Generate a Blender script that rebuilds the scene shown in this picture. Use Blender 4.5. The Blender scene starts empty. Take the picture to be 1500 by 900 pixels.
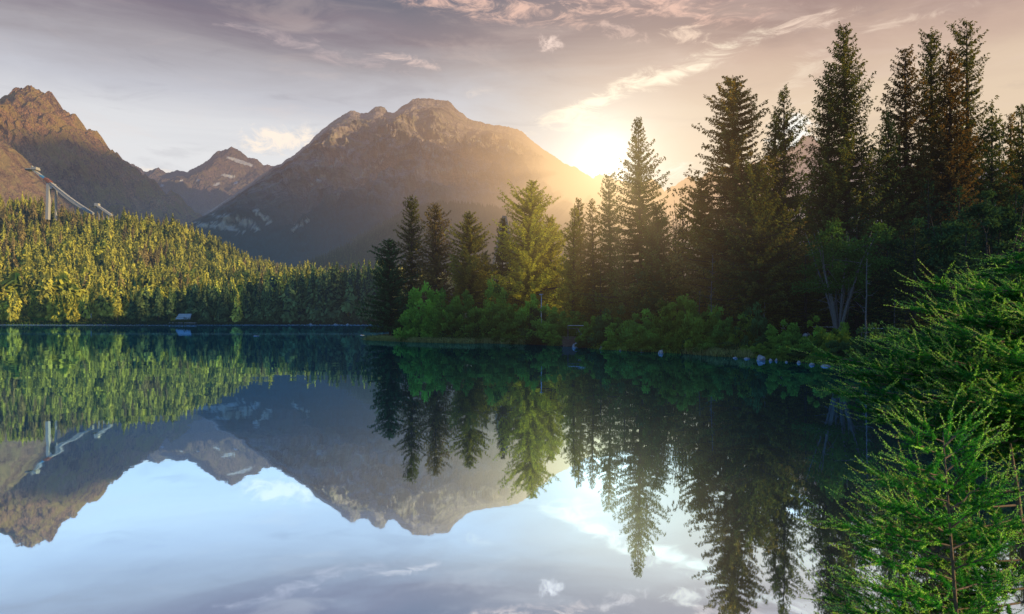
import bpy, math, random
import numpy as np
from math import sin, cos, pi, radians

rng = np.random.default_rng(7)
random.seed(7)
W, H, F, HY, CAMZ = 1500.0, 900.0, 1000.0, 462.0, 4.2
scene = bpy.context.scene
COL = scene.collection

def P(px, py, Y):
    """world point seen at photo pixel (px, py) at depth Y"""
    return np.array([(px - 750.0) / F * Y, Y, CAMZ + (HY - py) / F * Y])

# ------------------------------------------------------------------ noise
def _hash(ix, iy, seed):
    h = (ix.astype(np.int64) * 374761393 + iy.astype(np.int64) * 668265263 + seed * 974634777) & 0x7fffffff
    h = ((h ^ (h >> 13)) * 1274126177) & 0x7fffffff
    h = (h ^ (h >> 16)) & 0x7fffffff
    return h / 0x7fffffff
def vnoise(x, y, seed=0):
    x = np.asarray(x, float); y = np.asarray(y, float)
    ix = np.floor(x); iy = np.floor(y); fx = x - ix; fy = y - iy
    def g(dx, dy):
        a = _hash(ix + dx, iy + dy, seed) * 2 * pi
        return np.cos(a) * (fx - dx) + np.sin(a) * (fy - dy)
    sx = fx * fx * fx * (fx * (fx * 6 - 15) + 10); sy = fy * fy * fy * (fy * (fy * 6 - 15) + 10)
    a = g(0, 0) * (1 - sx) + g(1, 0) * sx; b = g(0, 1) * (1 - sx) + g(1, 1) * sx
    return (a * (1 - sy) + b * sy) * 1.5
def fbm(x, y, o=5, seed=0, gain=.5):
    s = 0; a = 1; f = 1
    for k in range(o):
        s = s + a * vnoise(x * f, y * f, seed + k); a *= gain; f *= 2.03
    return s
def ridged(x, y, o=5, seed=0, gain=.55):
    s = 0; a = 1; f = 1
    for k in range(o):
        s = s + a * (1 - 2 * np.abs(vnoise(x * f, y * f, seed + k))); a *= gain; f *= 2.07
    return s
def sstep(x, a=0., b=1.):
    t = np.clip((x - a) / (b - a), 0, 1); return t * t * (3 - 2 * t)

# ------------------------------------------------------------------ mesh helpers
class MB:
    """collects quads and tubes, builds ONE mesh"""
    def __init__(s): s.v = []; s.q = []; s.t = []; s.m = []; s.tint = []; s.n = 0
    def add(s, v, q, tint=.5):
        v = np.asarray(v, float).reshape(-1, 3); q = np.asarray(q, np.int64)
        s.v.append(v); s.tint.append(np.broadcast_to(np.asarray(tint, float), (len(v),)) if np.ndim(tint) < 1 or len(np.atleast_1d(tint)) == len(v) else np.full(len(v), .5))
        s.q.append(q + s.n); s.n += len(v)
    def box(s, c, d, rot=None, tint=.5):
        x, y, z = np.array(d) / 2
        v = np.array([[i * x, j * y, k * z] for i in (-1, 1) for j in (-1, 1) for k in (-1, 1)], float)
        if rot is not None: v = v @ np.array(rot).T
        s.add(v + np.array(c, float), [[0,1,3,2],[4,6,7,5],[0,4,5,1],[2,3,7,6],[0,2,6,4],[1,5,7,3]], tint)
    def beam(s, a, b, w, h, tint=.5):
        a = np.array(a, float); b = np.array(b, float); d = b - a; L = np.linalg.norm(d); d /= L
        up = np.array([0, 0, 1.]) if abs(d[2]) < .95 else np.array([1., 0, 0])
        sd = np.cross(d, up); sd /= np.linalg.norm(sd); u = np.cross(sd, d)
        s.box((a + b) / 2, (L, w, h), np.stack([d, sd, u], 1), tint)
    def tube(s, p, r, k=6, tint=.5):
        p = np.asarray(p, float); n = len(p); r = np.broadcast_to(np.asarray(r, float), (n,))
        t = np.gradient(p, axis=0); t /= np.linalg.norm(t, axis=1)[:, None] + 1e-9
        ref = np.array([0, 0, 1.]) if abs(t[0, 2]) < .9 else np.array([1., 0, 0])
        a = np.cross(t, ref); a /= np.linalg.norm(a, axis=1)[:, None] + 1e-9; b = np.cross(t, a)
        ang = np.arange(k) * 2 * pi / k
        v = p[:, None] + r[:, None, None] * (np.cos(ang)[None, :, None] * a[:, None] + np.sin(ang)[None, :, None] * b[:, None])
        i = np.arange(n - 1)[:, None] * k; j = np.arange(k)[None]; j2 = (j + 1) % k
        q = np.stack([i + j, i + j2, i + k + j2, i + k + j], -1).reshape(-1, 4)
        s.add(v.reshape(-1, 3), q, tint)
        if k <= 8 and k % 2 == 0 and k >= 4:     # end caps
            o = s.n - n * k
            for base in (0, (n - 1) * k):
                s.q.append(np.array([[base + 0, base + m, base + m + 1, base + m + 2] for m in range(1, k - 2, 2)]) + o)
    def blades(s, b, d, sd, L, w, tint=.5, mid=.45):
        """kite-shaped leaves: base b, direction d, side sd"""
        b = np.asarray(b, float); n = len(b)
        if n == 0: return
        L = np.broadcast_to(L, (n,))[:, None]; w = np.broadcast_to(w, (n,))[:, None]
        v = np.stack([b, b + d * L * mid + sd * w, b + d * L, b + d * L * mid - sd * w], 1)
        q = np.arange(n * 4).reshape(n, 4)
        s.add(v.reshape(-1, 3), q, np.repeat(np.broadcast_to(tint, (n,)), 4))
    def mesh(s, name, mat=None, smooth=False):
        me = bpy.data.meshes.new(name)
        v = np.concatenate(s.v); q = np.concatenate(s.q); t = np.concatenate(s.tint)
        me.vertices.add(len(v)); me.vertices.foreach_set('co', v.astype(np.float32).ravel())
        me.loops.add(q.size); me.loops.foreach_set('vertex_index', q.astype(np.int32).ravel())
        me.polygons.add(len(q)); me.polygons.foreach_set('loop_start', (np.arange(len(q)) * 4).astype(np.int32))
        me.polygons.foreach_set('use_smooth', np.full(len(q), smooth))
        at = me.attributes.new('tint', 'FLOAT', 'POINT'); at.data.foreach_set('value', t.astype(np.float32))
        me.update(calc_edges=True)
        if mat: me.materials.append(mat)
        return me

def unit(a):
    a = np.asarray(a, float); return a / (np.linalg.norm(a, axis=-1, keepdims=True) + 1e-9)
def rdir(n):
    return unit(rng.normal(size=(n, 3)))
def perp(d):
    """random unit vectors perpendicular to d"""
    return unit(np.cross(d, rdir(len(d))))

def tag(o, label=None, cat=None, group=None, kind=None):
    if label: o['label'] = label
    if cat: o['category'] = cat
    if group: o['group'] = group
    if kind: o['kind'] = kind
    return o
def link(name, me, parent=None, loc=(0, 0, 0), rz=0, sc=1):
    o = bpy.data.objects.new(name, me); COL.objects.link(o); o.parent = parent
    o.location = loc; o.rotation_euler = (0, 0, rz); o.scale = (sc,) * 3 if np.ndim(sc) == 0 else sc
    return o
def empty(name, loc, rz=0, sc=1):
    return link(name, None, None, loc, rz, sc)

# ------------------------------------------------------------------ materials
class NT:
    def __init__(s, tree): s.t = tree; s.N = tree.nodes; s.L = tree.links
    def node(s, typ, **kw):
        n = s.N.new(typ)
        for k, v in kw.items(): setattr(n, k, v)
        return n
    def put(s, sock, v):
        if hasattr(v, 'is_output') or isinstance(v, bpy.types.NodeSocket): s.L.new(v, sock)
        elif v is not None:
            if sock.type == 'RGBA' and len(v) == 3: v = (*v, 1)
            sock.default_value = v
    def m(s, op, a, b=None, c=None, clamp=False):
        n = s.node('ShaderNodeMath', operation=op, use_clamp=clamp)
        for i, v in enumerate((a, b, c)):
            if v is not None: s.put(n.inputs[i], v)
        return n.outputs[0]
    def vm(s, op, a, b=None):
        n = s.node('ShaderNodeVectorMath', operation=op)
        s.put(n.inputs[0], a)
        if b is not None: s.put(n.inputs[1], b)
        return n.outputs['Value'] if op in ('DOT_PRODUCT', 'LENGTH', 'DISTANCE') else n.outputs[0]
    def noise(s, vec, scale, detail=4, rough=.55, dist=0.):
        n = s.node('ShaderNodeTexNoise'); s.put(n.inputs['Vector'], vec); n.inputs['Scale'].default_value = scale
        n.inputs['Detail'].default_value = detail; n.inputs['Roughness'].default_value = rough; n.inputs['Distortion'].default_value = dist
        return n.outputs[0]
    def ramp(s, f, a, b):
        n = s.node('ShaderNodeMapRange', interpolation_type='SMOOTHSTEP'); s.put(n.inputs[0], f)
        n.inputs[1].default_value = a; n.inputs[2].default_value = b
        return n.outputs[0]
    def mix(s, f, a, b, blend='MIX'):
        n = s.node('ShaderNodeMix', data_type='RGBA', blend_type=blend)
        s.put(n.inputs[0], f); s.put(n.inputs[6], a); s.put(n.inputs[7], b); return n.outputs[2]
    def comb(s, x, y, z):
        n = s.node('ShaderNodeCombineXYZ')
        for i, v in enumerate((x, y, z)): s.put(n.inputs[i], v)
        return n.outputs[0]
    def sep(s, v):
        n = s.node('ShaderNodeSeparateXYZ'); s.L.new(v, n.inputs[0]); return n.outputs
    def pos(s): return s.node('ShaderNodeNewGeometry').outputs['Position']
    def bump(s, h, strength, dist):
        n = s.node('ShaderNodeBump'); s.put(n.inputs['Height'], h); n.inputs['Strength'].default_value = strength
        n.inputs['Distance'].default_value = dist; return n.outputs[0]
    def attr(s, name):
        return s.node('ShaderNodeAttribute', attribute_name=name).outputs['Fac']

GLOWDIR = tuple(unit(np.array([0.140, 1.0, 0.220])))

def haze_glow_group():
    """haze and sun glow painted into materials as emission, by world position.
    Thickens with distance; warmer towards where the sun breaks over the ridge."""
    g = bpy.data.node_groups.new('painted_haze_glow', 'ShaderNodeTree')
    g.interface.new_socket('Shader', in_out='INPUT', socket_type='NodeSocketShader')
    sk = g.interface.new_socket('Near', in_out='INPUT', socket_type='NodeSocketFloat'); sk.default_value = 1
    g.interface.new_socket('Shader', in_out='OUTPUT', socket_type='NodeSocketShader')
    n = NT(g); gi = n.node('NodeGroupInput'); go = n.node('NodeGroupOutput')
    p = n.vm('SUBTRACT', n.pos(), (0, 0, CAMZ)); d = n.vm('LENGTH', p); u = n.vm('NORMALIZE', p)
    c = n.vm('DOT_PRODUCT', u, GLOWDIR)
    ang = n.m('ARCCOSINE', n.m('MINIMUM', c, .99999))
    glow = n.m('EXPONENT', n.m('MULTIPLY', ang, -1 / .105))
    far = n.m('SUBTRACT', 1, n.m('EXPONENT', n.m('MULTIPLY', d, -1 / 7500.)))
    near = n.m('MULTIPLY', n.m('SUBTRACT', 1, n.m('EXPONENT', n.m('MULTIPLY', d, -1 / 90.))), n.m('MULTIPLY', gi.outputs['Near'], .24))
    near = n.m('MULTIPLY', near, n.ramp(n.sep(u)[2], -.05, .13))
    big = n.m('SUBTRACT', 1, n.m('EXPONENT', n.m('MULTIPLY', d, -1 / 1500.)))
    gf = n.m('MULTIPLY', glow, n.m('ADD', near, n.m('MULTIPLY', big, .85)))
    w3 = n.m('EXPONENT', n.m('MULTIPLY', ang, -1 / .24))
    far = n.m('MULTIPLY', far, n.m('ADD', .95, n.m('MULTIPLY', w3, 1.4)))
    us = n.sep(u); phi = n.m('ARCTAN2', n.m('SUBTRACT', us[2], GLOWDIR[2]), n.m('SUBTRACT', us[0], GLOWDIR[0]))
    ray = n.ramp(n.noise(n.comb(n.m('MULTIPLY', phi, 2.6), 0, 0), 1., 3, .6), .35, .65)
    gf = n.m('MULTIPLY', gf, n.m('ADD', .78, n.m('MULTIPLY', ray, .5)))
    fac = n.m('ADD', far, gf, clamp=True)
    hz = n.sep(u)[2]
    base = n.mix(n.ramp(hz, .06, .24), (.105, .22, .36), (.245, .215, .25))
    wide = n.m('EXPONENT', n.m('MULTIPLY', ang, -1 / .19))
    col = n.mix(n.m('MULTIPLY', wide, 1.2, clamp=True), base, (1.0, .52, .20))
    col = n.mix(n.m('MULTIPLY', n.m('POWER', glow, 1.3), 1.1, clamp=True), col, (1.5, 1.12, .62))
    e = n.node('ShaderNodeEmission'); n.L.new(col, e.inputs[0])  # emission stands in for haze, sun glow and rays
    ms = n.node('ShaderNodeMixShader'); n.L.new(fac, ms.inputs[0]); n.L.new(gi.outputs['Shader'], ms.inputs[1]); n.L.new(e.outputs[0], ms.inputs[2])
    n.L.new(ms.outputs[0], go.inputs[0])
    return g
HAZE_GLOW = haze_glow_group()

def new_mat(name):
    m = bpy.data.materials.new(name); m.use_nodes = True; m.node_tree.nodes.clear(); return m, NT(m.node_tree)
def finish(m, n, shader, haze_glow=True, near=1.):
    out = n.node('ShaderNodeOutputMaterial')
    if haze_glow:
        g = n.node('ShaderNodeGroup'); g.node_tree = HAZE_GLOW; n.L.new(shader, g.inputs[0]); g.inputs[1].default_value = near
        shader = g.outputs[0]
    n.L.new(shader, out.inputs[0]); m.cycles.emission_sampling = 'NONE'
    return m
def foliage(name, dark, light, trans=.35, near=1., accent=None, vary=.25, haze_glow=True, scale=.35, tcol=None):
    m, n = new_mat(name)
    t = n.attr('tint')
    oi = n.node('ShaderNodeObjectInfo').outputs['Random']
    nz = n.noise(n.pos(), scale, 3)
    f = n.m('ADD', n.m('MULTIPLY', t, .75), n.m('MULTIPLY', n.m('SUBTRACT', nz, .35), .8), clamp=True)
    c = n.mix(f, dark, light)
    if accent: c = n.mix(n.ramp(t, .86, .97), c, accent)
    hv = n.node('ShaderNodeHueSaturation'); n.put(hv.inputs['Color'], c)
    n.put(hv.inputs['Value'], n.m('ADD', 1 - vary, n.m('MULTIPLY', oi, 2 * vary)))
    n.put(hv.inputs['Hue'], n.m('ADD', .485, n.m('MULTIPLY', oi, .03)))
    c = hv.outputs[0]
    d = n.node('ShaderNodeBsdfDiffuse'); n.put(d.inputs[0], c)
    tr = n.node('ShaderNodeBsdfTranslucent'); n.put(tr.inputs[0], n.mix(1., c, tcol or (1.3, 1.15, .55), 'MULTIPLY'))
    ms = n.node('ShaderNodeMixShader'); ms.inputs[0].default_value = trans
    n.L.new(d.outputs[0], ms.inputs[1]); n.L.new(tr.outputs[0], ms.inputs[2])
    return finish(m, n, ms.outputs[0], haze_glow, near)
def plain(name, col, rough=.7, bump=0., scale=8., col2=None, metal=0., haze_glow=True, near=1.):
    m, n = new_mat(name)
    b = n.node('ShaderNodeBsdfPrincipled'); b.inputs['Roughness'].default_value = rough; b.inputs['Metallic'].default_value = metal
    tc = n.node('ShaderNodeTexCoord').outputs['Object']
    nz = n.noise(tc, scale, 6, .65)
    n.put(b.inputs['Base Color'], n.mix(n.ramp(nz, .3, .7), col, col2 or tuple(c * .65 for c in col)))
    if bump: n.L.new(n.bump(nz, .6, bump), b.inputs['Normal'])
    return finish(m, n, b.outputs[0], haze_glow, near)

M = {}
M['spruce'] = foliage('spruce needles', (.008, .032, .018), (.25, .29, .055), .38, tcol=(1.5, 1.05, .4))
M['spruce_brown'] = foliage('old spruce needles with cones', (.016, .026, .014), (.36, .28, .07), .35, tcol=(1.5, 1.0, .4))
M['larch'] = foliage('larch needles', (.025, .060, .016), (.42, .44, .07), .45, tcol=(1.5, 1.1, .35))
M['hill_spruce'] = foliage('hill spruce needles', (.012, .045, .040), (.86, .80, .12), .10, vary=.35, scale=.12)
M['hill_shade'] = foliage('shaded hill spruce needles', (.008, .034, .036), (.20, .27, .085), .10, vary=.25, scale=.12)  # hill spruce copy with shade painted into the needle colour
M['hill_young'] = foliage('pale young conifer needles', (.03, .07, .02), (.70, .62, .09), .18, vary=.25, scale=.12)
M['hill_rust'] = foliage('rust brown dying needles', (.03, .035, .03), (.46, .33, .12), .15, vary=.3, scale=.12)
M['far_forest'] = foliage('distant forest needles', (.018, .035, .014), (.10, .11, .03), .2, scale=.02)
M['bush'] = foliage('shrub leaves', (.012, .050, .022), (.25, .50, .08), .45, scale=.6)
M['bush_light'] = foliage('fresh shrub leaves', (.020, .075, .022), (.34, .62, .09), .45, scale=.6)
M['golden'] = foliage('sunlit yellow leaves', (.05, .09, .014), (.66, .62, .08), .5, scale=.6)
M['deep'] = foliage('shaded leaves', (.008, .030, .016), (.09, .19, .06), .3, scale=.5)
M['fore'] = foliage('fresh larch needles', (.008, .058, .020), (.12, .50, .085), .42, near=0, accent=(.50, .86, .14), vary=.08, haze_glow=False, scale=1.2, tcol=(1.1, 1.2, .5))
M['fore_young'] = foliage('young larch needles', (.012, .10, .020), (.20, .68, .10), .42, near=0, accent=(.58, .94, .18), vary=.08, haze_glow=False, scale=1.2, tcol=(1.1, 1.2, .5))
M['leafy'] = foliage('rowan leaves', (.012, .035, .012), (.13, .24, .045), .4, scale=.6)
M['grass'] = foliage('shore grass', (.04, .09, .016), (.30, .48, .08), .4, scale=1.)
M['reed'] = foliage('reeds', (.12, .18, .07), (.50, .62, .24), .4, scale=1.)
M['bark'] = plain('bark', (.055, .042, .032), .9, .03, 6)
M['pale_bark'] = plain('pale dead bark', (.17, .16, .15), .9, .02, 6)
M['twig'] = plain('larch twig', (.20, .13, .08), .8, .004, 40, haze_glow=False)
M['stone'] = plain('granite', (.42, .42, .42), .85, .05, 4, (.16, .17, .18))
M['stone_dark'] = plain('dark granite', (.16, .17, .18), .85, .05, 4)
M['white_metal'] = plain('painted metal', (.55, .58, .60), .4, 0, 3, (.45, .48, .50), near=.3)
M['concrete'] = plain('concrete', (.40, .38, .36), .85, .02, .3, (.38, .36, .34))
M['pale_panel'] = plain('pale cladding', (.46, .43, .38), .6, 0, .5, (.36, .34, .31))
M['red_panel'] = plain('red cladding', (.34, .12, .06), .6, 0, .5)
M['blue_panel'] = plain('blue cladding', (.12, .38, .62), .6, 0, .5)
M['dark_glass'] = plain('dark glass', (.03, .035, .045), .15, 0, 1)
M['timber'] = plain('weathered timber', (.13, .09, .06), .8, .01, 3)
M['roof_sheet'] = plain('pale roof sheet', (.40, .46, .46), .5, .005, 3, (.33, .38, .38))

# mountain rock
def mountain_mat(name, rock, grass, dark, bumpd, scale, tree_line, grass_top, streak=0.):
    m, n = new_mat(name)
    p = n.pos(); s = n.sep(p)
    ps = n.vm('MULTIPLY', n.vm('ADD', p, n.vm('MULTIPLY', n.comb(s[2], s[2], 0), (.5, .2, 0))), (1, .6, .30))
    big = n.noise(ps, scale, 6, .62, .4)
    fine = n.noise(ps, scale * 9, 8, .7, .5)
    vor = n.noise(n.vm('MULTIPLY', p, (1.6, .8, .25)), scale * 4.5, 6, .65, 1.2)
    mixn = n.m('ADD', n.m('MULTIPLY', big, .45), n.m('MULTIPLY', fine, .55))
    micro = n.noise(p, scale * 28, 6, .75, .3)
    mixn = n.m('ADD', n.m('MULTIPLY', mixn, .6), n.m('MULTIPLY', micro, .4))
    c = n.mix(n.ramp(mixn, .42, .56), dark, rock)
    gm = n.m('MULTIPLY', n.ramp(n.noise(ps, scale * 5, 7, .72, .8), .46, .58), n.m('SUBTRACT', 1, n.ramp(s[2], grass_top * .75, grass_top)))
    c = n.mix(gm, c, grass)
    if streak:
        def rot(an, fa, fc):
            ca, sa = cos(radians(an)), sin(radians(an))
            al = n.m('ADD', n.m('MULTIPLY', s[0], ca), n.m('MULTIPLY', s[2], sa)); ac = n.m('SUBTRACT', n.m('MULTIPLY', s[2], ca), n.m('MULTIPLY', s[0], sa))
            return n.noise(n.comb(n.m('MULTIPLY', al, fa), n.m('MULTIPLY', ac, fc), n.m('MULTIPLY', s[1], .0008)), 1., 7, .68, .7)
        st = n.mix(n.ramp(n.m('ADD', s[0], n.m('MULTIPLY', s[2], .5)), -450, -150), rot(42, .0035, .022), rot(-4, .005, .028))
        c = n.mix(n.m('MULTIPLY', n.ramp(st, .50, .62), .75), c, tuple(min(.95, r * 1.3) for r in rock))
        c = n.mix(n.m('MULTIPLY', n.ramp(st, .47, .36), .75), c, tuple(r * .7 for r in dark))
    c = n.mix(n.m('MULTIPLY', n.ramp(vor, .55, .72), .45), c, tuple(min(1, r * 1.7) for r in rock))
    tl = n.m('ADD', s[2], n.m('MULTIPLY', n.m('SUBTRACT', n.noise(ps, scale * 6, 7, .75), .5), tree_line * .7))
    c = n.mix(n.m('SUBTRACT', 1, n.ramp(tl, tree_line * .6, tree_line * 1.4)), c, (.05, .12, .10))
    c = n.mix(n.attr('scree'), c, (.82, .78, .60))
    c = n.mix(n.attr('snow'), c, (.82, .80, .80))
    b = n.node('ShaderNodeBsdfDiffuse'); n.put(b.inputs[0], c)
    h = n.m('ADD', n.m('ADD', fine, n.m('MULTIPLY', vor, 1.4)), n.m('MULTIPLY', micro, .5))
    n.L.new(n.bump(h, 1., bumpd * 2.2), b.inputs['Normal'])
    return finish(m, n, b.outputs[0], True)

# ground
def ground_mat():
    m, n = new_mat('ground'); p = n.pos(); s = n.sep(p)
    a = n.noise(p, .25, 6, .65); f = n.noise(p, 2.5, 5, .7)
    c = n.mix(n.ramp(f, .3, .7), (.022, .040, .012), (.07, .10, .028))
    c = n.mix(n.ramp(a, .45, .6), c, (.045, .040, .022))
    c = n.mix(n.m('SUBTRACT', 1, n.ramp(s[2], .02, .30)), c, (.035, .035, .032))
    b = n.node('ShaderNodeBsdfDiffuse'); n.put(b.inputs[0], c); n.L.new(n.bump(f, .7, .1), b.inputs['Normal'])
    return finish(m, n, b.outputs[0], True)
M['ground'] = ground_mat()

def water_mat():
    m, n = new_mat('lake water'); p = n.pos(); s = n.sep(p)
    lw = n.node('ShaderNodeLayerWeight'); lw.inputs[0].default_value = .5
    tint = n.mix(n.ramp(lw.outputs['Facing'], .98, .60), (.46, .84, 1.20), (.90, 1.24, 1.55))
    g = n.node('ShaderNodeBsdfGlossy'); n.put(g.inputs[0], tint)
    band = n.m('MULTIPLY', n.ramp(s[1], 262, 292), n.ramp(n.noise(n.vm('MULTIPLY', p, (.012, .10, 1)), 1., 3), .36, .55))
    b2 = n.m('MULTIPLY', n.m('MULTIPLY', n.ramp(s[1], 140, 150), n.ramp(s[1], 166, 156)), .4)
    n.put(g.inputs['Roughness'], n.m('ADD', .018, n.m('MULTIPLY', band, .16)))
    w = n.noise(n.vm('MULTIPLY', p, (.7, .5, 1)), 1.0, 3, .5)
    w2 = n.noise(n.vm('MULTIPLY', p, (.10, .16, 1)), 1.0, 2, .5)
    hgt = n.m('ADD', n.m('MULTIPLY', w, .0016), n.m('MULTIPLY', w2, .014))
    bp = n.node('ShaderNodeBump'); n.put(bp.inputs['Height'], hgt); bp.inputs['Strength'].default_value = 1; bp.inputs['Distance'].default_value = 1.
    n.L.new(bp.outputs[0], g.inputs['Normal'])
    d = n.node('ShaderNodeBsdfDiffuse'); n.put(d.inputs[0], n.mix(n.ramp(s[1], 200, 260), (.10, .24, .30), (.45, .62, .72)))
    ms = n.node('ShaderNodeMixShader'); n.put(ms.inputs[0], n.m('ADD', .018, n.m('MULTIPLY', n.m('ADD', band, b2), .30)))
    n.L.new(g.outputs[0], ms.inputs[1]); n.L.new(d.outputs[0], ms.inputs[2])
    return finish(m, n, ms.outputs[0], False)
M['water'] = water_mat()

# ------------------------------------------------------------------ sun direction
SUN_AZ, SUN_EL = radians(105), radians(12)      # azimuth clockwise from +Y
SH = np.array([sin(SUN_AZ), cos(SUN_AZ)])

# ------------------------------------------------------------------ terrain
LAKE = np.array([(-900, 300), (-300, 303), (-235, 309), (-190, 301), (-120, 303), (-60, 300), (20, 304), (60, 290), (30, 225), (-4, 185), (-20, 160),
                 (-27, 140), (-27, 126), (-23.5, 117), (-14, 108), (-5, 103), (2, 98), (7, 92), (10, 86), (12.5, 81), (16, 78), (19, 74), (21, 70), (23.5, 67),
                 (25.5, 61), (27.5, 56), (30, 47), (33, 38), (34, 28), (28, 18), (18, 11), (11, 8), (6, 7.0), (3.2, 6.0), (2.1, 4.0), (1.6, 1), (0, -4),
                 (-900, -4)], float)
def shore_sd(x, y):
    """signed distance: + on land, - over the lake"""
    x = np.asarray(x, float); y = np.asarray(y, float)
    best = np.full(x.shape, 1e18); inside = np.zeros(x.shape, bool); n = len(LAKE)
    for i in range(n):
        a = LAKE[i]; b = LAKE[(i + 1) % n]; e = b - a
        t = np.clip(((x - a[0]) * e[0] + (y - a[1]) * e[1]) / (e @ e), 0, 1)
        best = np.minimum(best, (x - a[0] - t * e[0]) ** 2 + (y - a[1] - t * e[1]) ** 2)
        if a[1] != b[1]:
            c = ((a[1] > y) != (b[1] > y)) & (x < (b[0] - a[0]) * (y - a[1]) / (b[1] - a[1]) + a[0]); inside ^= c
    d = np.sqrt(best) + .5 * fbm(x * .25, y * .25, 3, 5) * (np.sqrt(best) < 8)
    return np.where(inside, -d, d)
HX = np.array([-200, 0, 60, 150, 200, 250, 300, 340, 400, 450, 500, 550, 620, 700, 900, 1200], float)
HYc = np.array([288, 312, 320, 335, 338, 355, 379, 397, 411, 416, 420, 421, 422, 424, 428, 430], float)
def ground_z(x, y):
    x = np.asarray(x, float); y = np.asarray(y, float)
    sd = shore_sd(x, y)
    nz = fbm(x * .05, y * .05, 4, 11)
    near = (y < 260)
    zr = .45 * sstep(sd, 0, 1.6) + 1.7 * sstep(sd, 2.0, 8) + 4.5 * sstep(sd, 13, 70) + .25 * nz * sstep(sd, 1, 6)
    zp = .45 * sstep(sd, 0, 1.6) + .8 * sstep(sd, 2, 10) + .2 * nz * sstep(sd, 1, 6)
    r = sstep(x, 4, 16); zr = zp * (1 - r) + zr * r
    zr = np.where(y < 14, .4 * sstep(sd, 0, .8) + .6 * sstep(sd, .5, 3), zr)
    hx = (HX - 750) / F * 620; hz = CAMZ + (HY - HYc) / F * 620
    crest = np.interp(x, hx, hz)
    s = np.clip((y - 306) / 330, 0, 1.)
    zh = .8 * sstep(sd, 0, 4) + crest * (s ** 1.12) * (1 + .10 * fbm(x * .012, y * .012, 3, 3)) * np.where(y > 640, np.exp(-((y - 640) / 260) ** 2), 1)
    k = sstep(y, 270, 310)
    z = zr * (1 - k) + zh * k
    # unseen ridge added on the right, heights shaped to shade shore and hill
    a = x * SH[0] + y * SH[1]; b = -x * SH[1] + y * SH[0]
    Hr = np.interp(b, [-300, 14, 40, 60, 72, 90, 110, 120, 150, 230, 244, 260, 275, 334, 418, 520, 640, 800], [40, 50, 120, 194, 204, 201, 196, 196, 214, 240, 253, 252, 248, 274, 300, 285, 200, 60])
    Hr = Hr + 15 * fbm(b / 20., b * 0 + 3.3, 3, 51) * sstep(b, 250, 330)
    z = np.where(a > 600, np.maximum(z, (Hr - 3) * np.exp(-((a - 900) / 110) ** 2)), z)
    return np.where(sd < 0, np.maximum(-.25 * -sd, -2.5), z)

def grid_mesh(name, xs, ys, zf, mat, extra=None):
    X, Y = np.meshgrid(xs, ys); Z = zf(X, Y)
    b = MB(); nx = len(xs); ny = len(ys)
    i = np.arange(ny - 1)[:, None] * nx + np.arange(nx - 1)[None]
    q = np.stack([i, i + 1, i + nx + 1, i + nx], -1).reshape(-1, 4)
    b.add(np.stack([X, Y, Z], -1).reshape(-1, 3), q)
    me = b.mesh(name, mat, True)
    return me
xs = np.unique(np.concatenate([np.arange(-60, 70, .8), np.arange(-330, -60, 3), np.arange(70, 300, 4), np.arange(-1500, -330, 20), np.arange(300, 1501, 20)]))
ys = np.unique(np.concatenate([np.arange(-620, -30, 20), np.arange(-30, 160, .8), np.arange(160, 330, 2.5), np.arange(330, 700, 6), np.arange(700, 1500, 40)]))
ground = link('ground', grid_mesh('ground', xs, ys, ground_z, M['ground'])); tag(ground, kind='structure')

b = MB(); b.add([[-900, -20, 0], [120, -20, 0], [120, 330, 0], [-900, 330, 0]], [[0, 1, 2, 3]])
water = link('lake_water', b.mesh('lake_water', M['water'])); tag(water, kind='structure')
b = MB(); b.add([[-9000, -200, -3], [9000, -200, -3], [9000, 9000, -3], [-9000, 9000, -3]], [[0, 1, 2, 3]])
tag(link('terrain', b.mesh('terrain', M['ground'])), kind='structure')

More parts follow.
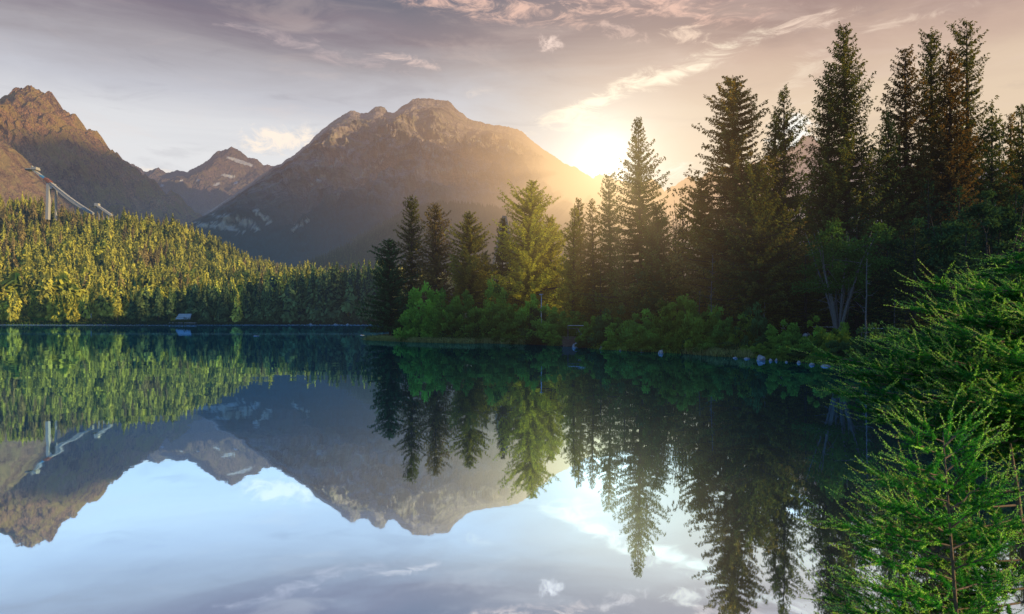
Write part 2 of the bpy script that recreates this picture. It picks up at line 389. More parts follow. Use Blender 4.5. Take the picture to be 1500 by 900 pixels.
# ------------------------------------------------------------------ mountains
def mountain(name, D, L, prof, seed, jag, gully, mat, shape=1.25, nx=700, ny=190, snow=(), scree=(), back=600, seglen=260., smw=.12, smooth_s=.35, crag=0.):
    pr = np.array(prof, float); x0, x1 = (pr[0, 0] - 750) / F * D, (pr[-1, 0] - 750) / F * D
    xs = np.linspace(x0, x1, nx); hx = (pr[:, 0] - 750) / F * D; hz = CAMZ + (HY - pr[:, 1]) / F * D
    Hx = np.interp(xs, hx, hz)
    k = max(3, int(nx * smw)); ker = np.hanning(k + 2)[1:-1]; ker /= ker.sum()
    Hs = np.convolve(np.pad(Hx, (k, k), 'edge'), ker, 'same')[k:-k]
    jagn = fbm(xs / D * 60, xs * 0 + seed, 5, seed, .6) * jag * D / 1000
    s = np.concatenate([np.linspace(0, 1, ny), 1 + np.linspace(.05, 1, 12)])
    S, Xg = np.meshgrid(s, xs, indexing='ij')
    front = np.clip(S, 0, 1)
    Yg = np.where(S <= 1, D - L * (1 - front), D + (S - 1) * back)
    # down-slope warp so that gullies fan out
    wx = Xg + 60 * D / 3000 * vnoise(Xg / (300 * D / 3000), Yg / (300 * D / 3000), seed + 40)
    f = 1 / (seglen)
    rg = ridged(wx * f, Yg * f * .45, 7, seed + 3, .60); rg = rg - rg.mean() - .1
    rf = ridged(wx * f * 4.3, Yg * f * 2.2, 5, seed + 23, .62) - .9
    env = front ** .6 * (1 - front ** 3) + .02
    Hmix = Hs[None] * (1 - sstep(front, smooth_s, 1)) + Hx[None] * sstep(front, smooth_s, 1)
    Z = Hmix * front ** shape
    Z = Z + (gully * rg + gully * .28 * rf) * env * (.5 * Hmix + .5 * Hmix.mean() * np.clip(Hmix / Hmix.mean(), 0, 1))
    Z = Z + (jagn[None]) * sstep(front, .7, 1)
    Z = np.where(S > 1, Z * (1 - (S - 1) ** 1.2 * .9), Z)
    k3 = D / 3000.
    cg = ridged(Xg / (75 * k3), Z / (60 * k3), 6, seed + 61, .62) - .9
    cg2 = ridged((Xg + Z * .6) / (240 * k3), (Z - Xg * .2) / (190 * k3), 3, seed + 71, .6) - .9
    Yg = Yg - (crag * cg + crag * 1.6 * cg2) * np.clip(front * 2, 0, 1) * sstep(1 - front, .02, .40) * (S <= 1)
    # the crest stays the highest line of each slope
    lim = np.interp(Xg * D / Yg, xs, Hx + jagn) * Yg / D * (1 - .012 * sstep(1 - front, 0, .1)); lo = lim - 45 * k3
    Zs = lo + 45 * k3 * (1 - np.exp(-np.clip(Z - lo, 0, 900) / (45 * k3)))
    Z = np.where((S < .995) & (Z > lo), Zs * sstep(1 - front, 0, .04) + Z * (1 - sstep(1 - front, 0, .04)), Z)
    mb = MB(); ny2, nx2 = Z.shape
    i = np.arange(ny2 - 1)[:, None] * nx2 + np.arange(nx2 - 1)[None]
    mb.add(np.stack([Xg, Yg, Z], -1).reshape(-1, 3), np.stack([i, i + 1, i + nx2 + 1, i + nx2], -1).reshape(-1, 4))
    me = mb.mesh(name, mat, True)
    ppx = (750 + Xg / Yg * F).ravel(); ppy = (HY - (Z - CAMZ) / Yg * F).ravel(); ss = S.ravel()
    nzz = fbm(ppx * .22, ppy * .30, 4, seed + 9)
    for an, lst, amp in (('snow', snow, .5), ('scree', scree, 1.5)):
        v = np.zeros(len(ppx))
        for (cx, cy, rx, ry, ang) in lst:
            a = radians(ang); dx = ppx - cx; dy = ppy - cy
            e = ((dx * cos(a) + dy * sin(a)) / rx) ** 2 + ((-dx * sin(a) + dy * cos(a)) / ry) ** 2
            v = np.maximum(v, sstep(1.25 - e + nzz * amp, .0, .35))
        v[ss > 1] = 0
        at = me.attributes.new(an, 'FLOAT', 'POINT'); at.data.foreach_set('value', v.astype(np.float32))
    o = link(name, me); tag(o, kind='structure')
    return o, (xs, s, Z)

RA = mountain_mat('reddish rock', (.86, .44, .22), (.66, .42, .14), (.18, .12, .10), 16, .006, 90, 1200)
RC = mountain_mat('grey brown rock', (.60, .46, .37), (.50, .42, .26), (.14, .13, .145), 14, .0045, 330, 1100, 1.)
RB = mountain_mat('dark reddish rock', (.34, .22, .17), (.28, .21, .13), (.11, .095, .10), 14, .0055, 200, 1500)
RS = mountain_mat('moorland', (.52, .31, .19), (.52, .36, .17), (.20, .12, .08), 8, .010, 60, 900)
mountain('mountain_peak_left', 2300, 1500, [(-420, 330), (-260, 240), (-120, 190), (-60, 165), (0, 144), (15, 140), (30, 131), (45, 127), (60, 130), (75, 143), (95, 158), (110, 172),
         (125, 184), (140, 197), (155, 212), (170, 228), (190, 244), (215, 262), (240, 279), (262, 293), (290, 312), (330, 340), (400, 385)], 21, 8, .27, RA, 1.05, nx=900, ny=260, seglen=210, smw=.10, crag=34)
mountain('mountain_shoulder', 1500, 750, [(-500, 190), (-200, 192), (-60, 196), (0, 208), (15, 214), (28, 232), (45, 252), (60, 268), (85, 288), (110, 305), (160, 345), (200, 380)], 33, 1.5, .05, RS, 1.0, nx=400, seglen=190)
mountain('mountain_peak_small', 4200, 2000, [(60, 262), (120, 250), (170, 236), (182, 235), (195, 240), (210, 249), (222, 252), (232, 246), (245, 253), (262, 252), (275, 250), (290, 243), (305, 234), (318, 222),
         (335, 216), (345, 217), (355, 224), (370, 232), (385, 241), (400, 243), (430, 243), (480, 248), (560, 260)], 45, 3, .09, RB, 1.0, nx=800, seglen=420, crag=14,
         snow=[(352, 237, 20, 2.6, 18), (334, 258, 9, 2.2, 10), (318, 270, 5, 1.6, -20), (290, 264, 3, 1.4, 0), (345, 268, 3, 1.5, 0), (238, 272, 3, 1.5, 20), (318, 308, 4, 1.8, 0), (266, 265, 3, 1.2, -20)],
         scree=[(200, 275, 14, 3, 40), (215, 300, 16, 4, 35)])
mountain('mountain_massif', 3100, 1900, [(120, 372), (190, 352), (240, 338), (285, 320), (325, 299), (352, 279), (372, 265), (386, 254), (400, 245), (412, 240), (422, 231), (430, 228), (440, 221), (455, 207), (470, 192), (485, 180), (500, 170), (512, 163),
         (520, 163), (528, 167), (540, 163), (548, 158), (556, 156), (563, 157), (568, 164), (578, 166), (590, 155), (605, 147), (620, 143), (640, 146), (655, 148), (668, 159), (685, 173), (700, 178),
         (725, 183), (745, 186), (765, 193), (780, 207), (800, 221), (815, 231), (826, 240), (842, 245), (857, 254), (872, 264), (890, 272), (920, 288), (970, 315), (1060, 350), (1200, 400)],
         57, 2.0, .14, RC, .95, nx=1000, ny=260, seglen=330, smw=.09, crag=32,
         scree=[(345, 322, 26, 3.5, 12), (330, 332, 20, 4, 18), (365, 330, 18, 3, 25), (385, 318, 14, 3, 40), (300, 330, 16, 3, 8), (440, 330, 12, 2, -30), (620, 330, 0.1, .1, 0), (630, 218, 10, 2, 10), (700, 205, 12, 1.5, 5), (740, 215, 10, 1.5, 5), (640, 250, 22, 1.5, -5), (690, 253, 14, 1.5, 5), (555, 240, 8, 1.5, -50), (530, 255, 12, 2, -45), (470, 262, 22, 2.5, -35), (500, 232, 18, 2, -40)])
mountain('mountain_far', 5600, 2200, [(820, 300), (845, 275), (868, 262), (880, 257), (888, 254), (895, 258), (903, 264), (915, 268), (940, 268), (955, 262), (965, 270), (974, 282), (984, 272), (995, 266), (1008, 262), (1020, 264), (1040, 252),
         (1060, 258), (1100, 240), (1130, 232), (1150, 222), (1165, 214), (1176, 196), (1188, 200), (1205, 215), (1240, 225), (1320, 240), (1500, 250), (1700, 300)], 71, 4, .08, RC, 1.0, nx=700, seglen=500)
# unseen range added beyond the right edge, shaped to shadow the peaks
def add_shadow_range():
    a0 = 6000.; bb = np.linspace(0, 6200, 190); hh = np.interp(bb, [0, 600, 1130, 1260, 1500, 1790, 1900, 2200, 2897, 3606, 4500, 6200], [600, 1300, 1600, 2040, 2200, 2250, 2260, 1920, 1800, 2664, 2500, 1400])
    hh = hh + 55 * fbm(bb / 260, bb * 0, 5, 61) * sstep(hh, 0, 800)
    s = np.linspace(-1, 1, 15); S, Bm = np.meshgrid(s, bb, indexing='ij'); A = a0 + S * 1500; Z = hh[None] * (1 - np.abs(S) ** .9)
    X = A * SH[0] - Bm * SH[1]; Yy = A * SH[1] + Bm * SH[0]
    mb = MB(); nx = len(bb); i = np.arange(14)[:, None] * nx + np.arange(nx - 1)[None]
    mb.add(np.stack([X, Yy, Z], -1).reshape(-1, 3), np.stack([i, i + 1, i + nx + 1, i + nx], -1).reshape(-1, 4))
    tag(link('unseen_shadow_range', mb.mesh('unseen_shadow_range', RC, True)), kind='structure')
add_shadow_range()
# lower forested spur in front of the massif
spur, SP = mountain('forested_spur', 1500, 620, [(380, 420), (460, 385), (540, 345), (600, 312), (640, 302), (690, 304), (730, 310), (780, 325), (830, 340), (900, 352), (1000, 372), (1200, 395)], 91, 1, .02, RC, .8, nx=300, ny=80, seglen=200)

# ------------------------------------------------------------------ conifers
def conifer(Ht, R, crown0=.08, n_whorl=38, nb=6, prof=.85, droop=.25, up=.25, spray=.55, sw=.10, dens=9, gaps=0., lump=.25, lean=(0, 0), hang=.5, seed=None, limbs=True, trunk_r=None, top_bare=0., bent=0., fan=2):
    """returns (crown MB, trunk MB)"""
    cr, tk = MB(), MB()
    tr = trunk_r or Ht * .012
    tz = np.linspace(0, 1, 14)
    bx = lambda t: lean[0] * t ** 1.3 + bent * np.sin(t * 5) * .4
    by = lambda t: lean[1] * t ** 1.3 + bent * np.cos(t * 4) * .3 * t
    tk.tube(np.stack([bx(tz), by(tz), tz * Ht], 1), tr * (1 - tz) ** .8 + .015, 7)
    ph = rng.uniform(0, 9); lph = rng.uniform(0, 6.3, 4)
    bs, ds, ss, Ls, ws, ts = [], [], [], [], [], []
    for i in range(n_whorl):
        t = crown0 + (1 - crown0) * ((i + rng.uniform(-.3, .3)) / n_whorl); t = min(max(t, crown0), .985)
        rel = (1 - t) / (1 - crown0)
        Rt = R * (rel ** prof) * (1 + lump * np.sin(t * 23 + ph) * .6)
        if rel > .88: Rt *= .75 + .25 * (1 - rel) / .12
        k = max(3, int(nb * (.6 + .6 * rel)))
        az0 = rng.uniform(0, 2 * pi)
        for j in range(k):
            if rng.random() < gaps: continue
            az = az0 + j * 2 * pi / k + rng.normal() * .25
            L = Rt * rng.uniform(.65, 1.12) * (1 + lump * .6 * sin(az * 2 + lph[0] + t * 6) + lump * .5 * sin(az * 3 + lph[1] - t * 11)) + .25
            if rng.random() < .06: L *= 1.3
            o = np.array([bx(t), by(t), t * Ht + rng.normal() * .12])
            dr = np.array([cos(az), sin(az), 0])
            m = max(4, int(L * dens / 2.2) + 2)
            q = np.linspace(0, 1, m)
            sl = up * (1 - rel) * 1.2 - droop * rel
            path = o + dr * (L * q)[:, None] + np.array([0, 0, 1.]) * ((sl * q + (.28 * droop + .1) * q ** 2.5 - .10 * q * (1 - q)) * L)[:, None]
            path += rng.normal(size=path.shape) * .03 * L * q[:, None]
            if limbs and L > .8: tk.tube(path[::max(1, m // 4)], np.linspace(max(.018, L * .014), .008, len(path[::max(1, m // 4)])), 3)
            side = np.array([-sin(az), cos(az), 0])
            for sg in (-1, 1, 0, -1, 1)[:fan + 1 if fan < 4 else 5]:
                qq = q[1:] if sg else q[-2:]
                pts = path[1:] if sg else path[-2:]
                nn = len(pts)
                dd = dr * rng.uniform(.35, .9, (nn, 1)) + side * sg * rng.uniform(.4, 1.0, (nn, 1)) + np.array([0, 0, -1.]) * (hang * rng.uniform(.1, 1.1, (nn, 1)))
                dd = unit(dd + rng.normal(size=(nn, 3)) * .18)
                bs.append(pts + rng.normal(size=(nn, 3)) * .05); ds.append(dd); ss.append(perp(dd))
                Ls.append(spray * rng.uniform(.6, 1.25, nn) * (1.15 - .5 * qq) * (.55 + .45 * min(1, L / 1.6))); ws.append(sw * rng.uniform(.7, 1.3, nn))
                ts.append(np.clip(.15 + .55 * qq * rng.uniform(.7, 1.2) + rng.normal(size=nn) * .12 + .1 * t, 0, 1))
            # hanging twigs under the branch
            nn = m - 1
            dd = unit(np.array([0, 0, -1.]) * rng.uniform(.6, 1.2, (nn, 1)) * (1 if hang > .2 else -.6) + rng.normal(size=(nn, 3)) * .35 + dr * .3)
            bs.append(path[1:]); ds.append(dd); ss.append(perp(dd)); Ls.append(spray * hang * rng.uniform(.5, 1.3, nn) + .12); ws.append(sw * rng.uniform(.7, 1.2, nn))
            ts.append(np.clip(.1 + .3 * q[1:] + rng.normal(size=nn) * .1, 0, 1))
    # leader
    nn = 26; z = rng.uniform(.93, 1.0, nn); az = rng.uniform(0, 2 * pi, nn)
    dd = unit(np.stack([np.cos(az), np.sin(az), rng.uniform(-.1, .9, nn)], 1))
    bs.append(np.stack([bx(z), by(z), z * Ht], 1)); ds.append(dd); ss.append(perp(dd)); Ls.append(np.clip((1.02 - z) * 9, .18, spray)); ws.append(np.full(nn, sw * .7)); ts.append(rng.uniform(.2, .7, nn))
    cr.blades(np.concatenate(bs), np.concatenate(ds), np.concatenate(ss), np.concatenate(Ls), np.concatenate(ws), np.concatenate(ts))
    return cr, tk

def plant_at(px, Y):
    x = (px - 750) / F * Y
    return x, Y, float(ground_z(np.array([x]), np.array([Y]))[0])

def conifer_at(name, px, topy, Y, wpx, label, mat='spruce', group=None, **kw):
    x, y, z = plant_at(px, Y)
    top = CAMZ + (HY - topy) / F * Y; Ht = top - z + .1; R = wpx / F * Y / 2 * 1.28
    kw.setdefault('lean', (rng.normal() * .35, rng.normal() * .35)); kw.setdefault('bent', .22)
    kw.setdefault('n_whorl', int(Ht / .46)); kw.setdefault('dens', 17)
    cr, tk = conifer(Ht, R, **kw)
    e = empty(name, (x, y, z - .1)); tag(e, label, 'tree', group)
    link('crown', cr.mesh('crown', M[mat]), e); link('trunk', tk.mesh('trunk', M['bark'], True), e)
    return e

SPR = dict(droop=.38, up=.45, hang=.65, spray=.46, sw=.064, lump=.34, prof=.80, nb=8)
LAR = dict(droop=.10, up=.40, hang=.55, spray=.48, sw=.062, lump=.55, prof=.58, nb=10, gaps=.12, fan=4)
DARKL = dict(droop=.15, up=.2, hang=.5, spray=.5, sw=.10, lump=.4, prof=.55, nb=9)
T = [  # name, px, top y, depth, width px, label, material, params
 ('larch_tree', 571, 350, 121, 62, 'dark dense conifer standing at the tip of the peninsula, its low boughs over the water', 'deep', DARKL),
 ('spruce_tree', 602, 290, 122, 44, 'slim ragged spruce, first of the tall trees from the peninsula tip', 'spruce', dict(SPR, gaps=.18, prof=.45, lump=.4)),
 ('spruce_tree', 638, 296, 118, 66, 'dense conical spruce with brownish cones between the slim spruce and the open larch', 'spruce_brown', dict(SPR, nb=8, prof=.65)),
 ('larch_tree', 687, 311, 115, 72, 'open airy larch with visible trunk standing alone beside the dense conical spruce', 'larch', dict(LAR, crown0=.22, prof=.72)),
 ('spruce_tree', 715, 368, 121, 32, 'small dark spruce in front of the triangular hotel, its lower left corner', 'spruce', SPR),
 ('spruce_tree', 735, 318, 124, 44, 'narrow dark spruce standing in front of the triangular hotel', 'spruce', dict(SPR, gaps=.1)),
 ('larch_tree', 766, 265, 120, 112, 'large sunlit golden larch whose top leans towards the sun', 'golden', dict(LAR, crown0=.12, lean=(1.9, 0), bent=.5, prof=.74, nb=12, gaps=.1)),
 ('larch_tree', 806, 318, 121, 74, 'lower golden larch leaning on the right side of the large golden larch', 'golden', dict(LAR, crown0=.1, nb=9, gaps=.1)),
 ('spruce_tree', 838, 303, 103, 38, 'slim gold-edged spruce, nearest the golden larches of the three in a row', 'golden', dict(SPR, prof=.7)),
 ('spruce_tree', 852, 290, 105, 38, 'slim gold-edged spruce, tallest and middle one of the three in a row', 'golden', dict(SPR, prof=.7, gaps=.1)),
 ('spruce_tree', 869, 293, 102, 34, 'slim gold-edged spruce, nearest the ragged spruce of the three in a row', 'larch', dict(SPR, prof=.7, gaps=.15)),
 ('spruce_tree', 893, 252, 104, 56, 'ragged spruce with drooping arms just before the tall spire-shaped spruce', 'spruce', dict(SPR, gaps=.2, lump=.4, prof=.6)),
 ('spruce_tree', 938, 173, 92, 124, 'tall spire-shaped spruce against the glow of the sun', 'spruce', dict(SPR, nb=8, prof=.95, lump=.3)),
 ('spruce_tree', 968, 300, 86, 66, 'mid-height spruce tucked behind the right side of the spire-shaped spruce', 'spruce', dict(SPR, prof=.6)),
 ('larch_tree', 1030, 262, 84, 66, 'golden-edged larch on the left flank of the broad-topped larch', 'larch', dict(LAR, crown0=.15)),
 ('larch_tree', 1079, 110, 80, 140, 'broad larch with tiered horizontal boughs and a flat ragged top', 'spruce_brown', dict(LAR, up=.25, prof=.52, nb=9, gaps=.14, crown0=.1, lump=.35)),
 ('spruce_tree', 1127, 163, 78, 54, 'lower of the two narrow spruces right of the broad tiered larch', 'spruce', dict(SPR, gaps=.1, prof=.7)),
 ('spruce_tree', 1147, 126, 76, 74, 'higher of the two narrow spruces right of the broad tiered larch', 'spruce', dict(SPR, gaps=.2, lump=.5, prof=.65)),
 ('spruce_tree', 1110, 240, 74, 110, 'dark spruce filling the shade under the two narrow spruces', 'spruce', dict(SPR, prof=.5)),
 ('spruce_tree', 1209, 97, 77, 66, 'narrow spruce tucked against the left side of the tallest dark spruce', 'spruce', dict(SPR, gaps=.12, prof=.65)),
 ('spruce_tree', 1243, 30, 76, 128, 'massive dark spruce with a sharp tip, the tallest left of the group of four', 'spruce', dict(SPR, nb=8, lump=.35, prof=.68)),
 ('spruce_tree', 1298, 163, 76, 56, 'short-topped spruce between the massive dark spruce and the group of four', 'spruce', dict(SPR, prof=.6)),
 ('spruce_tree', 1328, 68, 76, 82, 'spruce in the group of four, first from the massive dark spruce', 'spruce_brown', dict(SPR, nb=8, prof=.55)),
 ('spruce_tree', 1367, 47, 77, 62, 'spruce in the group of four, with a bushy rounded tip, second from the massive spruce', 'spruce', dict(SPR, nb=8, prof=.42)),
 ('spruce_tree', 1391, 73, 73, 96, 'spruce in the group of four, the shortest one with even tiers', 'spruce_brown', dict(SPR, nb=8, prof=.75, hang=.7)),
 ('spruce_tree', 1418, 30, 77, 92, 'spruce in the group of four, the ragged one with long arms to the right', 'spruce', dict(SPR, gaps=.30, lump=.6, prof=.55)),
 ('spruce_tree', 1452, 156, 74, 62, 'low ragged spruce just right of the group of four', 'spruce', dict(SPR, gaps=.15)),
 ('spruce_tree', 1482, 168, 75, 60, 'low spruce between two others at the far right of the forest', 'spruce_brown', dict(SPR, gaps=.15)),
 ('spruce_tree', 1505, 150, 72, 60, 'spruce cut by the right edge of the photo, above the foreground larch', 'spruce', dict(SPR, gaps=.1)),
]
for nm, px, ty, Y, w, lab, mt, kw in T:
    conifer_at(nm, px, ty, Y, w, lab, mt, **kw)

# shaded spruces filling the wood behind the right shore: shared meshes, individual trees
protos = []
for i in range(6):
    cr, tk = conifer(20, 3.2 + .5 * (i % 3), n_whorl=30, dens=7, **{k: v for k, v in SPR.items() if k != 'nb'}, nb=7)
    protos.append((cr.mesh('crown', M['spruce' if i % 2 else 'deep']), tk.mesh('trunk', M['bark'], True)))
fill = [(1000, 88, 300), (1050, 95, 300), (1075, 78, 330), (1155, 74, 320), (1190, 96, 250), (1180, 72, 360), (1225, 92, 240), (1270, 94, 225), (1255, 74, 300), (1310, 92, 235), (1300, 70, 330), (1345, 96, 200),
        (1360, 72, 260), (1385, 95, 205), (1405, 70, 270), (1430, 94, 215), (1445, 66, 290), (1470, 90, 230), (1488, 64, 280), (1512, 80, 230), (1530, 62, 260), (915, 90, 360), (955, 87, 340), (880, 95, 380), (1560, 70, 200), (1340, 62, 330), (1415, 58, 330), (1540, 54, 300), (1170, 84, 270), (1200, 82, 215), (1222, 88, 200), (1262, 86, 190), (1288, 84, 215), (1318, 86, 190), (1352, 88, 175), (1380, 90, 190), (1408, 88, 170), (1438, 86, 195), (1464, 90, 185), (1492, 84, 200), (1120, 86, 270), (1098, 90, 290), (1062, 92, 275), (1145, 88, 250)]
for i, (px, Y, ty) in enumerate(fill):
    x, y, z = plant_at(px, Y); h = CAMZ + (HY - ty) / F * Y - z
    e = empty('spruce_tree', (x, y, z - .1), rng.uniform(0, 6.28), (h / 20 * .5 + .55, h / 20 * .5 + .55, h / 20))
    tag(e, 'shaded spruce filling the dark wood behind the right shore', 'tree', 'shaded spruces in the wood behind the right shore')
    a, bb = protos[i % 6]; link('crown', a, e); link('trunk', bb, e)

# ------------------------------------------------------------------ hill forest
def small_conifer(Ht, R, n, prof=.85, crown0=.12, size=1.0, round_=0.):
    """light conifer for 300 m and beyond"""
    b = MB()
    t = crown0 + (1 - crown0) * (1 - np.sqrt(rng.uniform(0, 1, n))) ** .9
    rel = (1 - t) / (1 - crown0); az = rng.uniform(0, 2 * pi, n)
    lum = 1 + .28 * np.sin(az * 2 + t * 14 + rng.uniform(0, 6)) + .2 * np.sin(az * 3 - t * 25)
    if round_ > 0: prf = (1 - round_) * rel ** prof + round_ * np.sqrt(np.clip(rel * (1.25 - rel) * 2.6, 0, 1))
    else: prf = rel ** prof
    r = R * prf * lum * rng.uniform(.45, 1.0, n)
    d0 = np.stack([np.cos(az), np.sin(az), np.zeros(n)], 1)
    base = d0 * (r * .55)[:, None]; base[:, 2] = t * Ht
    dd = unit(d0 * .75 + np.array([0, 0, 1.]) * rng.uniform(-1.3, -.25, (n, 1)) + rng.normal(size=(n, 3)) * .15)
    L = (R * .42 * prf + .35) * rng.uniform(.8, 1.3, n) * size
    sd = unit(np.cross(dd, [0, 0, 1.]) + rng.normal(size=(n, 3)) * .30)
    b.blades(base, dd, sd, L, L * .36, np.clip(.22 + .5 * r / (R * prf + .01) * rng.uniform(.8, 1.05, n) + .18 * t, 0, 1))  # inner and lower blades darker, shade painted into the tint
    tt = np.array([crown0 * .9, crown0 + .08, .5, .72, .93]); rr = np.clip((1 - tt) / (1 - crown0), 0, 1)
    pr = rr ** prof if round_ <= 0 else (1 - round_) * rr ** prof + round_ * np.sqrt(np.clip(rr * (1.25 - rr) * 2.6, 0, 1))
    b.tube(np.stack([tt * 0, tt * 0, tt * Ht], 1), R * .58 * pr * np.array([.3, 1, 1, 1, .8]) + .02, 5, .0)  # dark core added inside the crown to block light
    m = 8; z = rng.uniform(.86, 1, m); dd = unit(np.stack([rng.normal(size=m), rng.normal(size=m), rng.uniform(.6, 2.5, m)], 1))
    b.blades(np.stack([z * 0, z * 0, z * Ht], 1), dd, perp(dd), .07 * Ht, .014 * Ht, .6)
    return b
hp = []
for i in range(10):
    rd = .0 if i < 7 else .7
    cb = small_conifer(10, 2.1 + .4 * (i % 3) + (.7 if rd else 0), 560, prof=[.8, .65, .95][i % 3], size=.85, round_=rd, crown0=.1 if i % 4 else .28)
    tb = MB(); tb.tube([[0, 0, 0], [0, 0, 5], [0, 0, 9.6]], [.17, .11, .02], 5)
    mt = 'hill_spruce' if i not in (5, 6, 8) else ('hill_young' if i != 6 else 'hill_rust')
    hp.append((cb.mesh('crown', M[mt]), tb.mesh('trunk', M['bark']), rd))
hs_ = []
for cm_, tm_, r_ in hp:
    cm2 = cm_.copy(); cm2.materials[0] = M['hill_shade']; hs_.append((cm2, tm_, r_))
cand = []
for Y in np.arange(303, 352, 4.3):
    xl = -.76 * Y; xr = (575 - 750) / F * Y
    for x in np.arange(xl, xr, 4.6):
        cand.append((x + rng.uniform(-1.7, 1.7), Y + rng.uniform(-1.5, 1.5)))
cand = np.array(cand); sd = shore_sd(cand[:, 0], cand[:, 1]); px = 750 + cand[:, 0] / cand[:, 1] * F
ok = (sd > 2.2) & ~((px > 22) & (px < 74) & (cand[:, 1] < 328)) & ~((px > 255) & (px < 287) & (cand[:, 1] < 313)) & ~((px > 110) & (px < 165) & (cand[:, 1] < 311))
cand = cand[ok]; px = px[ok]; order = np.argsort(cand[:, 1]); cand = cand[order][:300]; px = px[order][:300]
LASTY = cand[-1, 1]
gz = ground_z(cand[:, 0], cand[:, 1])
for i, (c, p_, z) in enumerate(zip(cand, px, gz)):
    h = np.interp(p_, [0, 90, 150, 300, 400, 470, 560], [15, 13, 14, 17, 21, 24, 26]) * rng.uniform(.66, 1.12)
    k = int(rng.integers(0, 10)); 
    if hp[k][2] and rng.random() < .6: k = int(rng.integers(0, 5))
    if 76 < p_ < 112 and c[1] < 312: k = 5; h = 13.5
    s = h / 10; w = s * rng.uniform(.7, 1.0)
    e = empty('hillside_conifer', (c[0], c[1], z - .15), rng.uniform(0, 6.28), (w, w, s))
    tag(e, 'conifer in the front rows of the forest on the far shore below the hill', 'tree', 'conifers in the front rows on the far shore')
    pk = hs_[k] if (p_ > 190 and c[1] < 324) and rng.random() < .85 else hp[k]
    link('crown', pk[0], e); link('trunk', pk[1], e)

def scatter_mass(name, pts, z, hs, protoV, mat, wr=(.75, 1.1)):
    """one mesh holding an uncountable wood"""
    b = MB()
    pid = rng.integers(0, len(protoV), len(pts)); rz = rng.uniform(0, 6.28, len(pts)); wv = rng.uniform(*wr, len(pts)); tv = rng.normal(size=len(pts)) * .22
    for k in range(len(protoV)):
        V, Tn, Q = protoV[k]; idx = np.where(pid == k)[0]
        if len(idx) == 0: continue
        s = hs[idx] / 10
        c, sn = np.cos(rz[idx])[:, None], np.sin(rz[idx])[:, None]
        X = (V[None, :, 0] * c - V[None, :, 1] * sn) * (s * wv[idx])[:, None] + pts[idx, 0][:, None]
        Y = (V[None, :, 0] * sn + V[None, :, 1] * c) * (s * wv[idx])[:, None] + pts[idx, 1][:, None]
        Z = V[None, :, 2] * s[:, None] + z[idx][:, None]
        v = np.stack([X, Y, Z], -1).reshape(-1, 3); t = np.clip(Tn[None] + tv[idx][:, None], 0, 1).ravel()
        b.add(v, (Q[None] + np.arange(len(idx))[:, None, None] * len(V)).reshape(-1, 4), t)
    o = link(name, b.mesh(name, M[mat])); return o
def pv(n, **kw):
    r = []
    for i in range(6):
        b = small_conifer(10, 2.2 + .35 * (i % 3), n, **kw); r.append((np.concatenate(b.v), np.concatenate(b.tint), np.concatenate(b.q)))
    return r
pts = []
Y = LASTY - 1
while Y < 690:
    st = 6.4 + (Y - 340) * .003
    for x in np.arange(-.77 * Y, (590 - 750) / F * Y, st): pts.append((x + rng.uniform(-1.9, 1.9), Y + rng.uniform(-1.8, 1.8)))
    Y += st * .95
pts = np.array(pts)
den = fbm(pts[:, 0] * .02, pts[:, 1] * .02, 3, 77)
pts = pts[(den > -.50)]
# keep the slope under the ski jump clear
def seg_d(p, a, b):
    a = np.array(a); b = np.array(b); e = b - a; t = np.clip(((p - a) @ e) / (e @ e), 0, 1); return np.linalg.norm(p - a - t[:, None] * e, axis=1)
jmp = seg_d(pts, (-425, 604), (-343, 560))
pts = pts[jmp > 5]
z = ground_z(pts[:, 0], pts[:, 1]); hs = np.clip(rng.normal(16, 3.6, len(pts)), 7, 25) * np.interp(pts[:, 1], [340, 600], [1.12, .88])
rust = (fbm(pts[:, 0] * .03, pts[:, 1] * .03, 3, 99) + .35 * (pts[:, 0] < -330) * (pts[:, 1] > 430) > .48) | (rng.random(len(pts)) < .04)
dec = (rng.random(len(pts)) < .07)
P1 = pv(190, size=1.25); P2 = pv(170, size=1.3, round_=.7, prof=.6)
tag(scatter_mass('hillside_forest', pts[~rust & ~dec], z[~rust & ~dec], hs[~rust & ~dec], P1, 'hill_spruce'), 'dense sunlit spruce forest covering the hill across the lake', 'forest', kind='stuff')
tag(scatter_mass('rusty_forest', pts[rust], z[rust], hs[rust] * .95, P1, 'hill_rust'), 'rust brown patches of dying trees in the hillside forest', 'forest', kind='stuff')
tag(scatter_mass('pale_forest', pts[dec & ~rust], z[dec & ~rust], hs[dec & ~rust] * .85, P2, 'hill_young', (1.0, 1.4)), 'pale rounded leafy trees mixed into the hillside forest', 'forest', kind='stuff')

# distant wood on the spur and the foot of the massif
sx, ss_, SZ = SP
n = 9000
xi = rng.uniform(sx[0], sx[-1], n); si = np.clip(rng.uniform(.1, 1.15, n), 0, .998)
ii = np.clip(np.searchsorted(sx, xi), 1, len(sx) - 1); jj = np.clip((si * 79).astype(int), 0, 79)
zi = SZ[jj, ii]; yi = 1500 - 620 * (1 - si)
P3 = pv(26, size=2.2)
tag(scatter_mass('distant_forest', np.stack([xi, yi], 1), zi - 1, rng.uniform(11, 20, n), P3, 'far_forest', (.8, 1.2)), 'hazy distant forest on the spur below the big mountain', 'forest', kind='stuff')
# flat wood between the lake hill and the mountains
n = 5000; yi = rng.uniform(640, 900, n); xi = rng.uniform(-.45, .8, n) * yi
tag(scatter_mass('valley_forest', np.stack([xi, yi], 1), ground_z(xi, yi) - 1, rng.uniform(12, 20, n), pv(40, size=1.9), 'hill_spruce', (.8, 1.1)), 'band of forest in the valley behind the lake', 'forest', kind='stuff')

